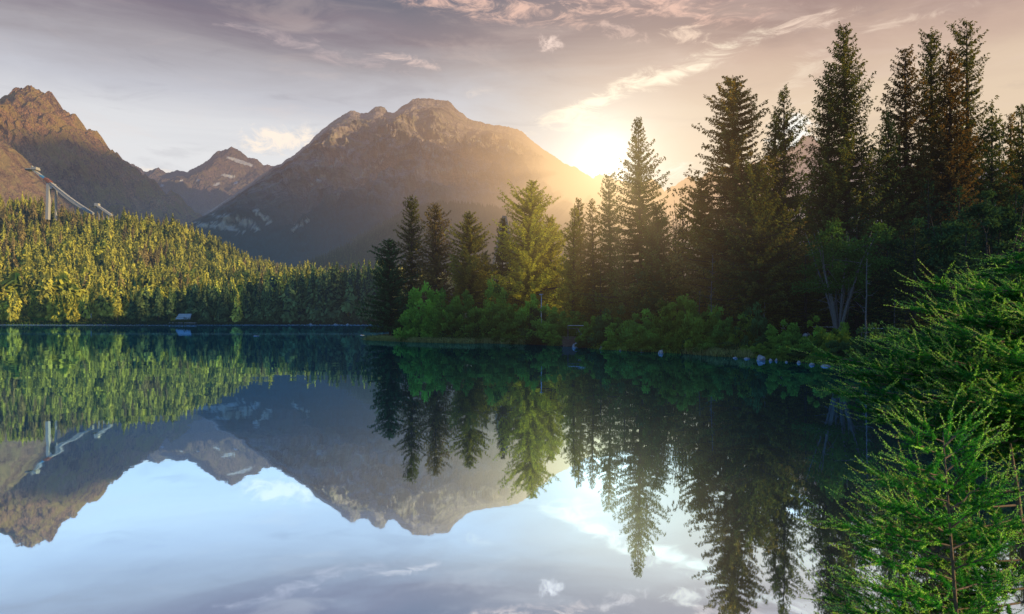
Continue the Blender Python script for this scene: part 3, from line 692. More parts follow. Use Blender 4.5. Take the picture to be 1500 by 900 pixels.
# ------------------------------------------------------------------ broadleaf shrubs and trees
def shrub(R, Hh, nclump, nleaf, leaf, upright=.3, stems=6, hollow=.35):
    cr, st = MB(), MB()
    cs = rdir(nclump); cs[:, 2] = np.abs(cs[:, 2]); lf = rng.normal(size=(5, 3)); cs *= rng.uniform(hollow, 1, (nclump, 1)) ** .6 * (1 + .22 * np.sin(cs @ lf[0] * 3 + 1) + .16 * np.sin(cs @ lf[1] * 5))[:, None]
    cs = cs * np.array([R, R, Hh]) * rng.uniform(.8, 1.1, (nclump, 1)); cs[:, 2] = cs[:, 2] * .92 + .06 * Hh
    csz = rng.uniform(.07, .20, nclump) * (R * .6 + Hh * .35)
    idx = np.repeat(np.arange(nclump), nleaf)
    off = rdir(len(idx)) * (rng.uniform(.1, 1, (len(idx), 1)) ** .5) * csz[idx][:, None]; off[:, 2] *= .75
    b = cs[idx] + off; b[:, 2] = np.maximum(b[:, 2], .05)
    dd = unit(off + np.array([0, 0, upright]) + rng.normal(size=b.shape) * .5)
    ct = rng.normal(size=nclump) * .16
    cr.blades(b, dd, perp(dd), leaf * rng.uniform(.7, 1.3, len(b)), leaf * .36, np.clip(.0 + .55 * (off[:, 2] / csz[idx] * .5 + .5) + ct[idx] + .35 * b[:, 2] / Hh, 0, 1))  # low leaves and clump undersides darker, shade put into the tint
    for i in range(stems):
        c = cs[rng.integers(0, nclump)]
        st.tube(np.array([[rng.normal() * .15, rng.normal() * .15, 0], c * .45 + rng.normal(size=3) * .1, c * .95]), [.05, .035, .012], 4)
    return cr, st
sp = []
for i in range(8):
    cr, st = shrub(2.6 + .3 * (i % 3), 3.4 + .5 * (i % 2), 95, 80, .27)
    sp.append((cr.mesh('leaves', M[['bush', 'bush_light', 'bush', 'deep'][i % 4]]), st.mesh('stems', M['bark'])))
def shore_Y(px):
    Ys = np.arange(45, 130, .25); sd = shore_sd((px - 750) / F * Ys, Ys); i = np.argmax(sd > .5); return Ys[i]
def bush(px, Y, topy, wpx, k, label, mat=None):
    ys_ = shore_Y(px); Y = ys_ + .5 + max(0, (Y - ys_)) * .35; wpx *= 1.15
    x, y, z = plant_at(px, Y); h = CAMZ + (HY - topy) / F * Y - z; w = wpx / F * Y
    e = empty('shrub', (x, y, z - .12), rng.uniform(0, 6.28), (w / 5.6, w / 5.6, h / 3.6)); tag(e, label, 'shrub', 'low shrubs lining the water' if label.startswith('low shaded shrub hanging') else None)
    e.location.z -= .25; link('leaves', sp[k][0], e); link('stems', sp[k][1], e)
# px, depth, top y, width, proto
B = [
 (588, 116, 462, 34, 3, 'low dark shrub under the conifer at the peninsula tip'),
 (612, 112, 452, 40, 0, 'dark green shrub between the peninsula tip and the bright rounded shrub'),
 (636, 109, 432, 66, 1, 'bright rounded shrub, the largest left of the peninsula'),
 (664, 110, 448, 50, 0, 'dark shrub below the open airy larch'),
 (690, 107, 432, 64, 2, 'wide shrub below the small dark spruce'),
 (718, 110, 428, 56, 1, 'tall leafy shrub in front of the triangular hotel'),
 (745, 105, 446, 62, 0, 'rounded dark shrub in front of the large golden larch'),
 (772, 109, 432, 56, 5, 'brighter shrub left of the lamp post'),
 (806, 102, 452, 60, 2, 'dark shrub directly right of the lamp post'),
 (790, 108, 445, 40, 3, 'small shaded shrub behind the lamp post'),
 (833, 104, 452, 44, 4, 'shrub beside the pale boulder on the peninsula'),
 (868, 92, 462, 44, 0, 'low shrub under the ragged spruce'),
 (890, 90, 452, 50, 7, 'shaded shrub left of the trunk of the spire-shaped spruce'),
 (925, 88, 455, 62, 4, 'dark shrub at the foot of the spire-shaped spruce'),
 (965, 83, 468, 46, 2, 'low shrub right of the grassy shore spot'),
 (992, 80, 448, 64, 1, 'bright leafy shrub near the shore below the dead grey tree'),
 (1028, 78, 436, 70, 5, 'largest bright shrub near the shore, rounded and leafy'),
 (1062, 77, 452, 50, 4, 'shrub right of the largest bright shore shrub'),
 (1092, 74, 470, 50, 1, 'low bright shrub behind the reeds'),
 (1112, 72, 450, 44, 7, 'dark shrub beneath the two narrow spruces'),
 (1135, 70, 492, 44, 0, 'low shrub beside the big white boulder'),
 (1162, 69, 470, 54, 2, 'shrub just right of the white bin by the railing'),
 (1190, 66, 484, 62, 4, 'wide shrub at the waterline right of the big white boulder'),
 (1222, 64, 462, 56, 5, 'leafy shrub below the many-stemmed tree'),
 (1250, 60, 490, 62, 3, 'dark shrub hanging over the water near the foreground larch'),
 (1285, 58, 476, 60, 7, 'shaded shrub behind the left tips of the foreground larch'),
 (1325, 56, 470, 70, 3, 'shaded shrub behind the middle of the foreground larch'),
 (1385, 54, 462, 80, 7, 'shaded shrub behind the right part of the foreground larch'),
 (1450, 50, 455, 90, 3, 'dark shrub deep in the shade at the right edge'),
]
LOW = [(598, 482), (623, 478), (652, 480), (678, 476), (704, 480), (733, 478), (760, 482), (786, 476), (815, 482), (862, 488), (898, 494), (948, 490), (978, 492), (1010, 488), (1044, 486), (1075, 498), (1104, 496), (1128, 502), (1158, 500), (1176, 506), (1206, 502), (1236, 508), (1268, 506)]
for i, (px_, ty_) in enumerate(LOW):
    bush(px_, shore_Y(px_), ty_, 30 + 6 * (i % 4), (0, 3, 2, 7, 5, 6)[i % 6], 'low shaded shrub hanging over the waterline, one of the row along the shore')

for a in B: bush(*a)

def leafy_tree(px, Y, topy, wpx, label, mat, crown_lo=.35, nclump=70, nleaf=90, leaf=.28, stems=7, bark='bark', fanw=.7, name='leafy_tree', spread=.3):
    x, y, z = plant_at(px, Y); Ht = CAMZ + (HY - topy) / F * Y - z; R = wpx / F * Y / 2
    cr, tk = MB(), MB(); tips = []
    for i in range(stems):
        az = i * 2 * pi / stems + rng.normal() * .3; rr = R * fanw * rng.uniform(.3, 1)
        tip = np.array([cos(az) * rr, sin(az) * rr, Ht * rng.uniform(.72, .97)])
        q = np.linspace(0, 1, 7)[:, None]
        p = np.array([cos(az), sin(az), 0]) * .12 + (tip * np.concatenate([q ** 1.25, q ** 1.25, q], 1)) + rng.normal(size=(7, 3)) * .10 * q
        tk.tube(p, np.linspace(.09 + .006 * Ht, .02, 7), 5); tips.append(p[-1])
        for _ in range(7):
            k = rng.integers(2, 6); dv = unit(rng.normal(size=3) + np.array([0, 0, .5])); e2 = p[k] + dv * R * rng.uniform(.25, .6)
            tk.tube([p[k], (p[k] + e2) / 2 + rng.normal(size=3) * .05, e2], [.035, .022, .008], 4); tips.append(e2); tips.append((p[k] + e2) / 2)
    tips = np.array(tips); tips = tips[tips[:, 2] > crown_lo * Ht]
    cs = tips[rng.integers(0, len(tips), nclump)] + rng.normal(size=(nclump, 3)) * R * .13
    csz = rng.uniform(.10, .24, nclump) * R + .15
    idx = np.repeat(np.arange(nclump), nleaf); off = rdir(len(idx)) * rng.uniform(.1, 1, (len(idx), 1)) ** .6 * csz[idx][:, None]; off[:, 2] *= .6
    b = cs[idx] + off; dd = unit(off + rng.normal(size=b.shape) * .6)
    ct = rng.normal(size=nclump) * .15
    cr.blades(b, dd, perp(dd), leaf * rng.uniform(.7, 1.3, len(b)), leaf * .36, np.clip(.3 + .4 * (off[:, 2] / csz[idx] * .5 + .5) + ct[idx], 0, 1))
    e = empty(name, (x, y, z - .1)); tag(e, label, 'tree')
    link('crown', cr.mesh('crown', M[mat]), e); link('trunk', tk.mesh('trunk', M[bark], True), e)
leafy_tree(857, 108, 378, 66, 'yellow-green leafy tree glowing below the row of three slim spruces', 'golden', .2, 70, 110)
leafy_tree(828, 116, 372, 50, 'small golden leafy tree right below the golden larches', 'golden', .15, 50, 110)
leafy_tree(990, 92, 272, 60, 'sparse birch with golden leaves between the spire-shaped spruce and the broad larch', 'golden', .35, 60, 60, leaf=.26, fanw=.9)
leafy_tree(1175, 92, 232, 50, 'sparse leafy tree in the gap left of the massive dark spruce', 'spruce_brown', .35, 50, 60, fanw=.9)
leafy_tree(1228, 66, 326, 130, 'many-stemmed green leafy tree with bare fanning stems above the railing', 'leafy', .42, 90, 90, leaf=.24, stems=10, bark='pale_bark', fanw=.95)
leafy_tree(1395, 62, 290, 120, 'dark broad leafy tree behind the foreground larch', 'deep', .3, 110, 100)
leafy_tree(1330, 66, 320, 90, 'dark leafy tree right of the bare straight trunk', 'deep', .3, 80, 100)
leafy_tree(1465, 58, 270, 110, 'dark broad leafy tree at the right edge of the shaded wood', 'deep', .3, 110, 100)
leafy_tree(1105, 74, 395, 70, 'small dark leafy tree below the two narrow spruces', 'deep', .2, 60, 90)
leafy_tree(955, 86, 395, 70, 'dark leafy tree at the right foot of the spire-shaped spruce', 'deep', .2, 60, 90)

def dead_tree(px, Y, topy, label, n=14, R=1.2, r=.09, lean=.3):
    x, y, z = plant_at(px, Y); Ht = CAMZ + (HY - topy) / F * Y - z; tk = MB(); br = tk
    q = np.linspace(0, 1, 8); tk.tube(np.stack([lean * q + rng.normal(size=8) * .03, q * 0, q * Ht], 1), r * (1 - q * .75), 6)
    for i in range(n):
        t = rng.uniform(.25, .97); az = rng.uniform(0, 6.28); L = R * rng.uniform(.4, 1) * (1.1 - t * .6)
        o = np.array([lean * t, 0, t * Ht]); m = o + np.array([cos(az), sin(az), .2]) * L * .5; e2 = o + np.array([cos(az), sin(az), .55]) * L
        br.tube([o, m, e2], [.028, .02, .008], 4)
        for _ in range(2):
            br.tube([m, m + unit(rng.normal(size=3)) * L * .35], [.013, .005], 4)
    e = empty('dead_tree', (x, y, z - .1)); tag(e, label, 'tree')
    link('trunk', tk.mesh('trunk', M['pale_bark'], True), e)
dead_tree(1268, 62, 378, 'bare straight pale trunk standing in the dark gap right of the many-stemmed tree', 10, 1.4, .10, .1)
dead_tree(1040, 75, 372, 'thin grey dead tree rising above the largest bright shrub', 22, 1.0, .07)
dead_tree(1022, 77, 420, 'short leafless stem beside the thin grey dead tree', 8, .6, .05)
dead_tree(1119, 72, 440, 'bare lower trunk below the two narrow spruces near the bin', 6, .6, .11, .05)
dead_tree(1310, 64, 430, 'short bare trunk in the dark, nearest the bare straight pale trunk', 5, .7, .08, .05)

# ------------------------------------------------------------------ boulders
def boulder(px, py, wpx, hpx, label, mat='stone', Y=None, z0=None, name='boulder'):
    Y = Y or CAMZ / ((py - HY) / F); x = (px - 750) / F * Y
    gz_ = 0. if z0 is None else float(ground_z(np.array([x]), np.array([Y]))[0])
    w = wpx / F * Y / 2; h = hpx / F * Y
    n1, n2 = 14, 9; th = np.linspace(0, 2 * pi, n1, endpoint=False); ph = np.linspace(-pi / 2, pi / 2, n2)
    Tt, Ph = np.meshgrid(th, ph); d = np.stack([np.cos(Ph) * np.cos(Tt), np.cos(Ph) * np.sin(Tt), np.sin(Ph)], -1)
    sd_ = rng.integers(0, 999); k = 1 + .28 * vnoise(d[..., 0] * 1.6 + sd_, d[..., 1] * 1.6 + d[..., 2] * 1.3, 3) + .1 * vnoise(d[..., 0] * 4 + sd_, d[..., 1] * 4 + d[..., 2] * 4, 8)
    v = d * k[..., None] * np.array([w, w * .8, h])
    i = np.arange(n2 - 1)[:, None] * n1; j = np.arange(n1)[None]
    b = MB(); b.add(v.reshape(-1, 3), np.stack([i + j, i + (j + 1) % n1, i + n1 + (j + 1) % n1, i + n1 + j], -1).reshape(-1, 4))
    o = link(name, b.mesh(name, M[mat], False), None, (x, Y, gz_ - h * .15)); o.rotation_euler.z = 0; tag(o, label, 'rock')
for a in [
 (566, 498, 22, 5, 'long pale boulder lying at the very tip of the peninsula'),
 (844, 509, 11, 8, 'white boulder in the water below the pale rock on the peninsula'),
 (836, 507, 7, 4, 'small grey stone just left of the white boulder near the dock steps'),
 (881, 512, 6, 6, 'pinkish stone at the water edge left of the grassy spot'),
 (909, 514, 4, 3, 'tiny pale stone below the grassy spot'),
 (940, 516, 5, 4, 'small pale stone at the water below the spire-shaped spruce'),
 (968, 518, 8, 6, 'white angular stone at the water below the bright leafy shrub'),
 (1077, 525, 7, 2.5, 'flat stone in the reeds, left of the pair'),
 (1094, 526, 9, 2.5, 'flat stone in the reeds, right of the pair'),
 (1115, 528, 14, 8, 'big rounded white boulder standing in the water'),
 (1129, 529, 5, 4, 'small reddish stone touching the right side of the big white boulder'),
 (1137, 529, 4, 4, 'small white stone, second right of the big white boulder'),
 (1152, 531, 4, 2.5, 'tiny dark stone in the water between the big white boulder and the wide shrub'),
 (1170, 532, 6, 4, 'reddish grey stone under the wide shrub at the waterline'),
 (1189, 535, 8, 4, 'pale stone left of the long flat stone near the foreground larch'),
 (1210, 537, 15, 3, 'long flat pale stone next to the tips of the foreground larch'),
 (375, 492.5, 9, 1.4, 'low pale rock islet in the open water of the far lake'),
 (530, 491.5, 7, 1.0, 'tiny rock islet in the water left of the peninsula')]: boulder(*a)
for px_, w_, l_ in [(455, 5, 'tiny white rock on the far shore under the shaded conifers, furthest from the peninsula'), (492, 7, 'white rock on the far shore under the shaded conifers, the middle one of three'), (509, 5, 'small white rock on the far shore, the nearest of three to the peninsula')]:
    boulder(px_, 476, w_, 2, l_, Y=301)
boulder(848, 455, 28, 16, 'large pale rock on the peninsula beside the ragged spruce', Y=97, z0=1)
for px_, py_, w_, h_, l_ in [(1180, 478, 8, 6, 'pale rock at the left of the heap by the railing'), (1184, 472, 6, 5, 'pale rock on top of the heap by the railing'), (1198, 477, 9, 4, 'flat pale rock in the middle of the heap by the railing'),
        (1208, 476, 9, 6, 'pale rock at the right of the heap by the railing')]:
    boulder(px_, py_, w_, h_, l_, Y=70 + (px_ % 5) * .5, z0=1)
boulder(1073, 468, 12, 10, 'dark grey boulder in the shade behind the shore shrubs', 'stone_dark', Y=82, z0=1)

# ------------------------------------------------------------------ reeds and grass
def tufts(name, pts, hgt, mat, per, label, cat, w=.03, spread=.25):
    b = MB(); n = len(pts) * per; idx = np.repeat(np.arange(len(pts)), per)
    base = np.zeros((n, 3)); base[:, :2] = pts[idx] + rng.normal(size=(n, 2)) * spread
    g = ground_z(base[:, 0], base[:, 1]); base[:, 2] = np.maximum(g, -.1)
    dd = unit(np.stack([rng.normal(size=n) * .25, rng.normal(size=n) * .25, np.ones(n)], 1))
    b.blades(base, dd, perp(dd), hgt * rng.uniform(.5, 1.15, n), w, rng.uniform(0, 1, n), .4)
    tag(link(name, b.mesh(name, M[mat])), label, cat, kind='stuff')
def along_shore(p0, p1, n, off=(0., .8)):
    i0, i1 = [int(np.argmin(np.hypot(*(LAKE - q).T))) for q in (p0, p1)]
    seg = LAKE[min(i0, i1):max(i0, i1) + 1]; L = np.r_[0, np.cumsum(np.hypot(*np.diff(seg, axis=0).T))]
    s = rng.uniform(0, L[-1], n); x = np.interp(s, L, seg[:, 0]); y = np.interp(s, L, seg[:, 1])
    o = rng.uniform(*off, n)
    return np.stack([x + o * .3, y + o], 1)
tufts('reeds', np.concatenate([along_shore((-23.5, 117), (-5, 103), 1200, (-3.0, -.2)), along_shore((-5, 103), (2, 98), 200, (-.7, .7)), along_shore((19, 74), (23.5, 67), 200, (-.7, .8))]), .95, 'reed', 10, 'pale green reeds fringing the peninsula shore', 'reeds', .03)
tufts('shore_grass', np.concatenate([along_shore((10, 86), (19, 74), 900, (.2, 4)), along_shore((21, 70), (27.5, 56), 700, (.2, 4)), along_shore((27.5, 56), (33, 38), 500, (.2, 4))]), .5, 'grass', 12, 'short bright grass on the right shore', 'grass', .03, .4)
mp = np.stack([rng.uniform(-232, -180, 1500), rng.uniform(303, 330, 1500)], 1); mp = mp[shore_sd(mp[:, 0], mp[:, 1]) > .6]
tufts('meadow_grass', mp, .9, 'grass', 5, 'rough meadow grass in the clearing on the far shore', 'grass', .16, 1.)
def far_shore_scrub():
    b = MB(); n = 9000; px_ = rng.uniform(-5, 575, n); Y = rng.uniform(300.5, 311, n); x = (px_ - 750) / F * Y; sd = shore_sd(x, Y); k = sd > .3
    x = x[k]; Y = Y[k]; z = ground_z(x, Y); m = len(x); lump = np.clip(.5 + fbm(x * .12, Y * .12, 3, 8), .1, 1.3)
    base = np.stack([x, Y, z + rng.uniform(0, 2.2, m) * lump], 1); dd = unit(rng.normal(size=(m, 3)) + np.array([0, 0, .6]))
    b.blades(base, dd, perp(dd), .9, .3, rng.uniform(.2, .8, m))
    tag(link('lakeside_scrub', b.mesh('lakeside_scrub', M['far_forest'])), 'low scrub lining the far shore under the conifers', 'scrub', kind='stuff')
far_shore_scrub()

# specks drifting on the calm water near the bank
fb = MB(); nq = 520; yq = 8 + 34 * rng.uniform(0, 1, nq) ** 1.6; xq = yq * rng.uniform(.42, .64, nq); okq = shore_sd(xq, yq) < -.3; xq, yq = xq[okq], yq[okq]
aq = rng.uniform(0, 6.28, len(xq)); dq = np.stack([np.cos(aq), np.sin(aq), aq * 0], 1); sq = np.stack([-np.sin(aq), np.cos(aq), aq * 0], 1)
fb.blades(np.stack([xq, yq, xq * 0 + .006], 1), dq, sq, rng.uniform(.012, .03, len(xq)), rng.uniform(.004, .009, len(xq)), .5)
tag(link('floating_debris', fb.mesh('floating_debris', M['pale_bark'])), 'tiny pale specks of debris floating on the water near the right bank', 'debris', kind='stuff')

# ------------------------------------------------------------------ ski jump
def ski_jump():
    D = 602.
    e = empty('ski_jump', tuple(P(72, 330, D))); tag(e, 'large pale ski jump with concrete tower and sloping inrun on the wooded hill', 'ski jump')
    o = np.array(e.location)
    def part(name, mb, mat): return link(name, mb.mesh(name, M[mat]), e)
    def R(px, py, dy=0): return P(px, py, D) - o + np.array([0, dy, 0])
    b = MB()
    # two concrete legs joined at the top
    tl, bl = R(71.5, 270), R(70, 322)
    b.beam(bl, tl, 3.2, 2.4); part('leg', b, 'concrete')
    b = MB(); b.beam(R(77.6, 322, 4), R(77.6, 272, 4), 1.6, 1.3); part('leg', b, 'pale_panel')
    b = MB(); b.box(R(73.3, 273, 1.5), (5.4, 5.5, 5.0)); part('tower_head', b, 'concrete')
    s0, s1, s2, s3 = R(49.5, 249.5), R(60, 257.5), R(66.5, 262), R(74.5, 267.5)
    b = MB(); b.beam(s0, s1, 3.6, 1.5); part('inrun', b, 'pale_panel')
    b = MB(); b.beam(s1, s2, 3.7, 1.3); part('inrun', b, 'blue_panel')
    b = MB(); b.beam(s2, s3, 4.4, 2.2); part('inrun', b, 'red_panel')
    b = MB(); q = np.linspace(0, 1, 14)
    pts_ = [R(74.5 + (136 - 74.5) * t, 267.5 + (312 - 267.5) * t + 2.0 * sin(pi * t)) for t in q]
    for i in range(13):
        dpt = 1.5 + 1.0 * sin(pi * (i + .5) / 13)
        c0 = pts_[i] - [0, 0, dpt / 2]; c1 = pts_[i + 1] - [0, 0, dpt / 2]; b.beam(c0, c1 + (c1 - c0) * .03, 3.6, dpt * 1.1)
    gd = part('inrun_girder', b, 'concrete')
    b = MB()
    for i in range(13):
        b.beam(pts_[i] + [0, -1.95, .45], pts_[i + 1] + [0, -1.95, .25], .2, .5)
    link('guard_rail', b.mesh('guard_rail', M['pale_panel']), gd)
    b = MB()
    for i in range(13): b.beam(pts_[i] + [0, 1.95, .45], pts_[i + 1] + [0, 1.95, .25], .2, .5)
    link('guard_rail', b.mesh('guard_rail', M['pale_panel']), gd)
    b = MB(); b.box(R(48, 248.5), (9.5, 6, 1.0)); b.box(R(53, 247.6), (3.4, 5, 2.4)); pf = part('start_platform', b, 'pale_panel')
    b = MB(); b.box(R(44, 249.6), (4.6, 6.4, 1.0)); part('start_deck', b, 'dark_glass')
    b = MB(); b.beam(R(47, 248), R(47, 243.6), .7, .7); b.box(R(47, 244.4), (1.3, 1.3, 1.4)); link('mast', b.mesh('mast', M['pale_panel']), pf)
    e2 = empty('ski_jump', tuple(P(152, 318, 596))); tag(e2, 'small ski jump beside the foot of the large one, just above the trees', 'ski jump'); o2 = np.array(e2.location)
    R2 = lambda px, py: P(px, py, 596) - o2
    b = MB(); b.beam(R2(143, 301.5), R2(164, 316), 3.2, 1.5); link('inrun', b.mesh('inrun', M['pale_panel']), e2)
    b = MB(); b.box(R2(142.5, 300.5), (3.2, 3.4, 2.6)); link('start_cabin', b.mesh('start_cabin', M['pale_panel']), e2)
    b = MB(); b.box(R2(139, 303), (4, 3, .7)); link('deck', b.mesh('deck', M['dark_glass']), e2)
    b = MB()
    for k in (145, 152, 159): b.beam(R2(k, 303 + (k - 143) * .69), R2(k, 322), .5, .5)
    link('support', b.mesh('support', M['concrete']), e2)
ski_jump()

# ------------------------------------------------------------------ triangular hotel on the peninsula
def hotel():
    Y = 152.; x0, x1 = (706 - 750) / F * Y, (772 - 750) / F * Y; xm = (739 - 750) / F * Y; zt = CAMZ + (HY - 322) / F * Y
    zg = float(ground_z(np.array([xm]), np.array([Y]))[0])
    e = empty('hotel', (xm, Y, zg)); tag(e, 'steep triangular hotel with stacked pale balconies behind the peninsula trees', 'building')
    hw = (x1 - x0) / 2; hh = zt - zg; dp = 14
    def prism(hw, hh, y0, y1, name, mat, par=e):
        v = [[-hw, y0, 0], [hw, y0, 0], [.6, y0, hh], [-.6, y0, hh], [-hw, y1, 0], [hw, y1, 0], [.6, y1, hh], [-.6, y1, hh]]
        b = MB(); b.add(v, [[0, 1, 2, 3], [5, 4, 7, 6], [0, 4, 5, 1], [1, 5, 6, 2], [3, 2, 6, 7], [0, 3, 7, 4]]); return link(name, b.mesh(name, M[mat]), par)
    prism(hw, hh, 0, dp, 'wall', 'timber')
    for sg in (-1, 1):
        b = MB(); b.beam([sg * (hw + .5), dp / 2 - .6, -.2], [sg * .2, dp / 2 - .6, hh + .6], dp + 2.6, .5); link('roof', b.mesh('roof', M['stone_dark']), e)
    nf = 8
    for k in range(nf):
        z = (k + .5) * hh / nf; w = hw * (1 - z / hh) * 2 - .8
        if w < 1.2: continue
        b = MB(); b.box([0, -.75, z], (w, 1.4, .22)); b.box([0, -1.42, z + .55], (w, .08, .9)); bal = link('balcony', b.mesh('balcony', M['pale_panel']), e)
        b = MB()
        for q in np.arange(-w / 2 + .9, w / 2 - .5, 2.): b.box([q, -.04, z + 1.15], (1.3, .08, 1.5))
        if b.v: link('window', b.mesh('window', M['dark_glass']), e)
hotel()

# ------------------------------------------------------------------ small built things
def lamp_post():
    x, y, z = plant_at(793, 99.5); top = CAMZ + (HY - 433) / F * 99.5; h = top - z
    e = empty('street_lamp', (x, y, z)); tag(e, 'slim pale lamp post with flat round head among the peninsula shrubs', 'lamp post')
    b = MB(); b.tube([[0, 0, 0], [0, 0, h * .5], [0, 0, h]], [.09, .07, .055], 8); link('pole', b.mesh('pole', M['white_metal'], True), e)
    b = MB(); b.tube([[0, 0, h], [0, 0, h + .12], [0, 0, h + .2], [0, 0, h + .22]], [.10, .30, .28, .02], 8); link('lamp_head', b.mesh('lamp_head', M['white_metal'], True), e)
    b = MB(); b.tube([[0, 0, h * 0], [0, 0, .3]], [.16, .14], 8); link('base', b.mesh('base', M['concrete']), e)
lamp_post()

def railing(p0, p1, label, zt=2.85):
    a = np.array([(p0[0] - 750) / F * p0[1], p0[1]]); b_ = np.array([(p1[0] - 750) / F * p1[1], p1[1]]); L = np.hypot(*(b_ - a)); n = max(2, int(L / 2.2)); 
    e = empty('railing', (a[0], a[1], 0)); tag(e, label, 'railing'); 
    pts_ = [a + (b_ - a) * i / n for i in range(n + 1)]
    zs = [zt] * len(pts_)
    r = MB(); r.tube([[p[0] - a[0], p[1] - a[1], z_] for p, z_ in zip(pts_, zs)], .045, 6); link('handrail', r.mesh('handrail', M['white_metal'], True), e)
    r = MB(); r.tube([[p[0] - a[0], p[1] - a[1], z_ - .4] for p, z_ in zip(pts_, zs)], .025, 6); link('lower_rail', r.mesh('lower_rail', M['stone_dark'], True), e)
    for p, z_ in zip(pts_, zs):
        g = float(ground_z(p[:1], p[1:])[0]); r = MB(); r.tube([[p[0] - a[0], p[1] - a[1], g - .1], [p[0] - a[0], p[1] - a[1], z_]], .035, 4); link('post', r.mesh('post', M['stone_dark']), e)
railing((832, 93), (1000, 84), 'thin metal railing along the lakeside path, the stretch below the tall spire-shaped spruce', 2.8)
railing((1060, 80), (1225, 72), 'thin metal railing along the lakeside path, the stretch with the white bin', 2.95)
railing((1262, 66), (1330, 62), 'thin metal railing along the lakeside path, the stretch by the bare straight trunk', 2.95)
x, y, z = plant_at(1148, 74)
e = empty('litter_bin', (x, y, 0)); tag(e, 'small white bin standing at the railing of the lakeside path', 'bin')
zb = CAMZ - (484 - HY) / F * 74
b = MB(); b.box([0, 0, zb + .35], (.6, .5, .85)); link('body', b.mesh('body', M['white_metal']), e)
b = MB(); b.box([0, 0, zb + 1.12], (.66, .56, .14)); b.box([-.27, 0, zb + .9], (.06, .4, .32)); b.box([.27, 0, zb + .9], (.06, .4, .32)); link('lid', b.mesh('lid', M['white_metal']), e)
b = MB(); b.box([0, 0, (z + zb) / 2 - .05], (.12, .12, abs(zb - z) + .2)); link('post', b.mesh('post', M['stone_dark']), e)

# dock steps by the white boulder
x, y = (835 - 750) / F * 91.5, 91.5
e = empty('steps', (x, y, 0)); tag(e, 'grey stone steps leading down to the water beside the ragged spruce', 'steps')
for k in range(6):
    b = MB(); b.box([0, k * .5, .05 + k * .22], (1.9, .55, .2)); link('step', b.mesh('step', M['timber']), e)

# hut on the far shore
def hut():
    Y = 309.; x = (271 - 750) / F * Y; z = float(ground_z(np.array([x]), np.array([Y]))[0])
    e = empty('boat_hut', (x, Y, z)); tag(e, 'small hut with pale sloping roof on the far shore', 'hut')
    b = MB(); b.box([0, 0, 1.0], (5.2, 3.2, 2.4)); link('wall', b.mesh('wall', M['timber']), e)
    b = MB(); b.add([[-3.3, -2.2, 1.5], [3.3, -2.2, 1.5], [2.9, .2, 3.9], [-2.9, .2, 3.9], [-3.3, -2.2, 1.35], [3.3, -2.2, 1.35], [2.9, .25, 3.75], [-2.9, .25, 3.75]],
                    [[0, 1, 2, 3], [7, 6, 5, 4], [0, 4, 5, 1], [1, 5, 6, 2], [2, 6, 7, 3], [3, 7, 4, 0]]); link('roof', b.mesh('roof', M['roof_sheet']), e)
    b = MB(); b.box([-.2, -1.66, .9], (1.0, .1, 1.7)); link('door', b.mesh('door', M['stone_dark']), e)
    e = empty('jetty', (x + 1.5, Y - 4.5, 0)); tag(e, 'low pale wooden jetty in front of the far shore hut', 'jetty')
    b = MB(); b.box([0, 0, .75], (12, 2.5, .25)); link('deck', b.mesh('deck', M['concrete']), e)
    for q in (-5.4, -1.8, 1.8, 5.4):
        b = MB(); b.tube([[q, -1, -.6], [q, -1, .65]], .12, 6); link('post', b.mesh('post', M['timber']), e)
hut()
x, y, z = plant_at(133.5, 306)
e = empty('signpost', (x, y, z)); tag(e, 'thin white post on the far shore meadow right of the pale young trees', 'post')
b = MB(); b.tube([[0, 0, 0], [0, 0, 4.2]], .12, 6); link('pole', b.mesh('pole', M['white_metal']), e)

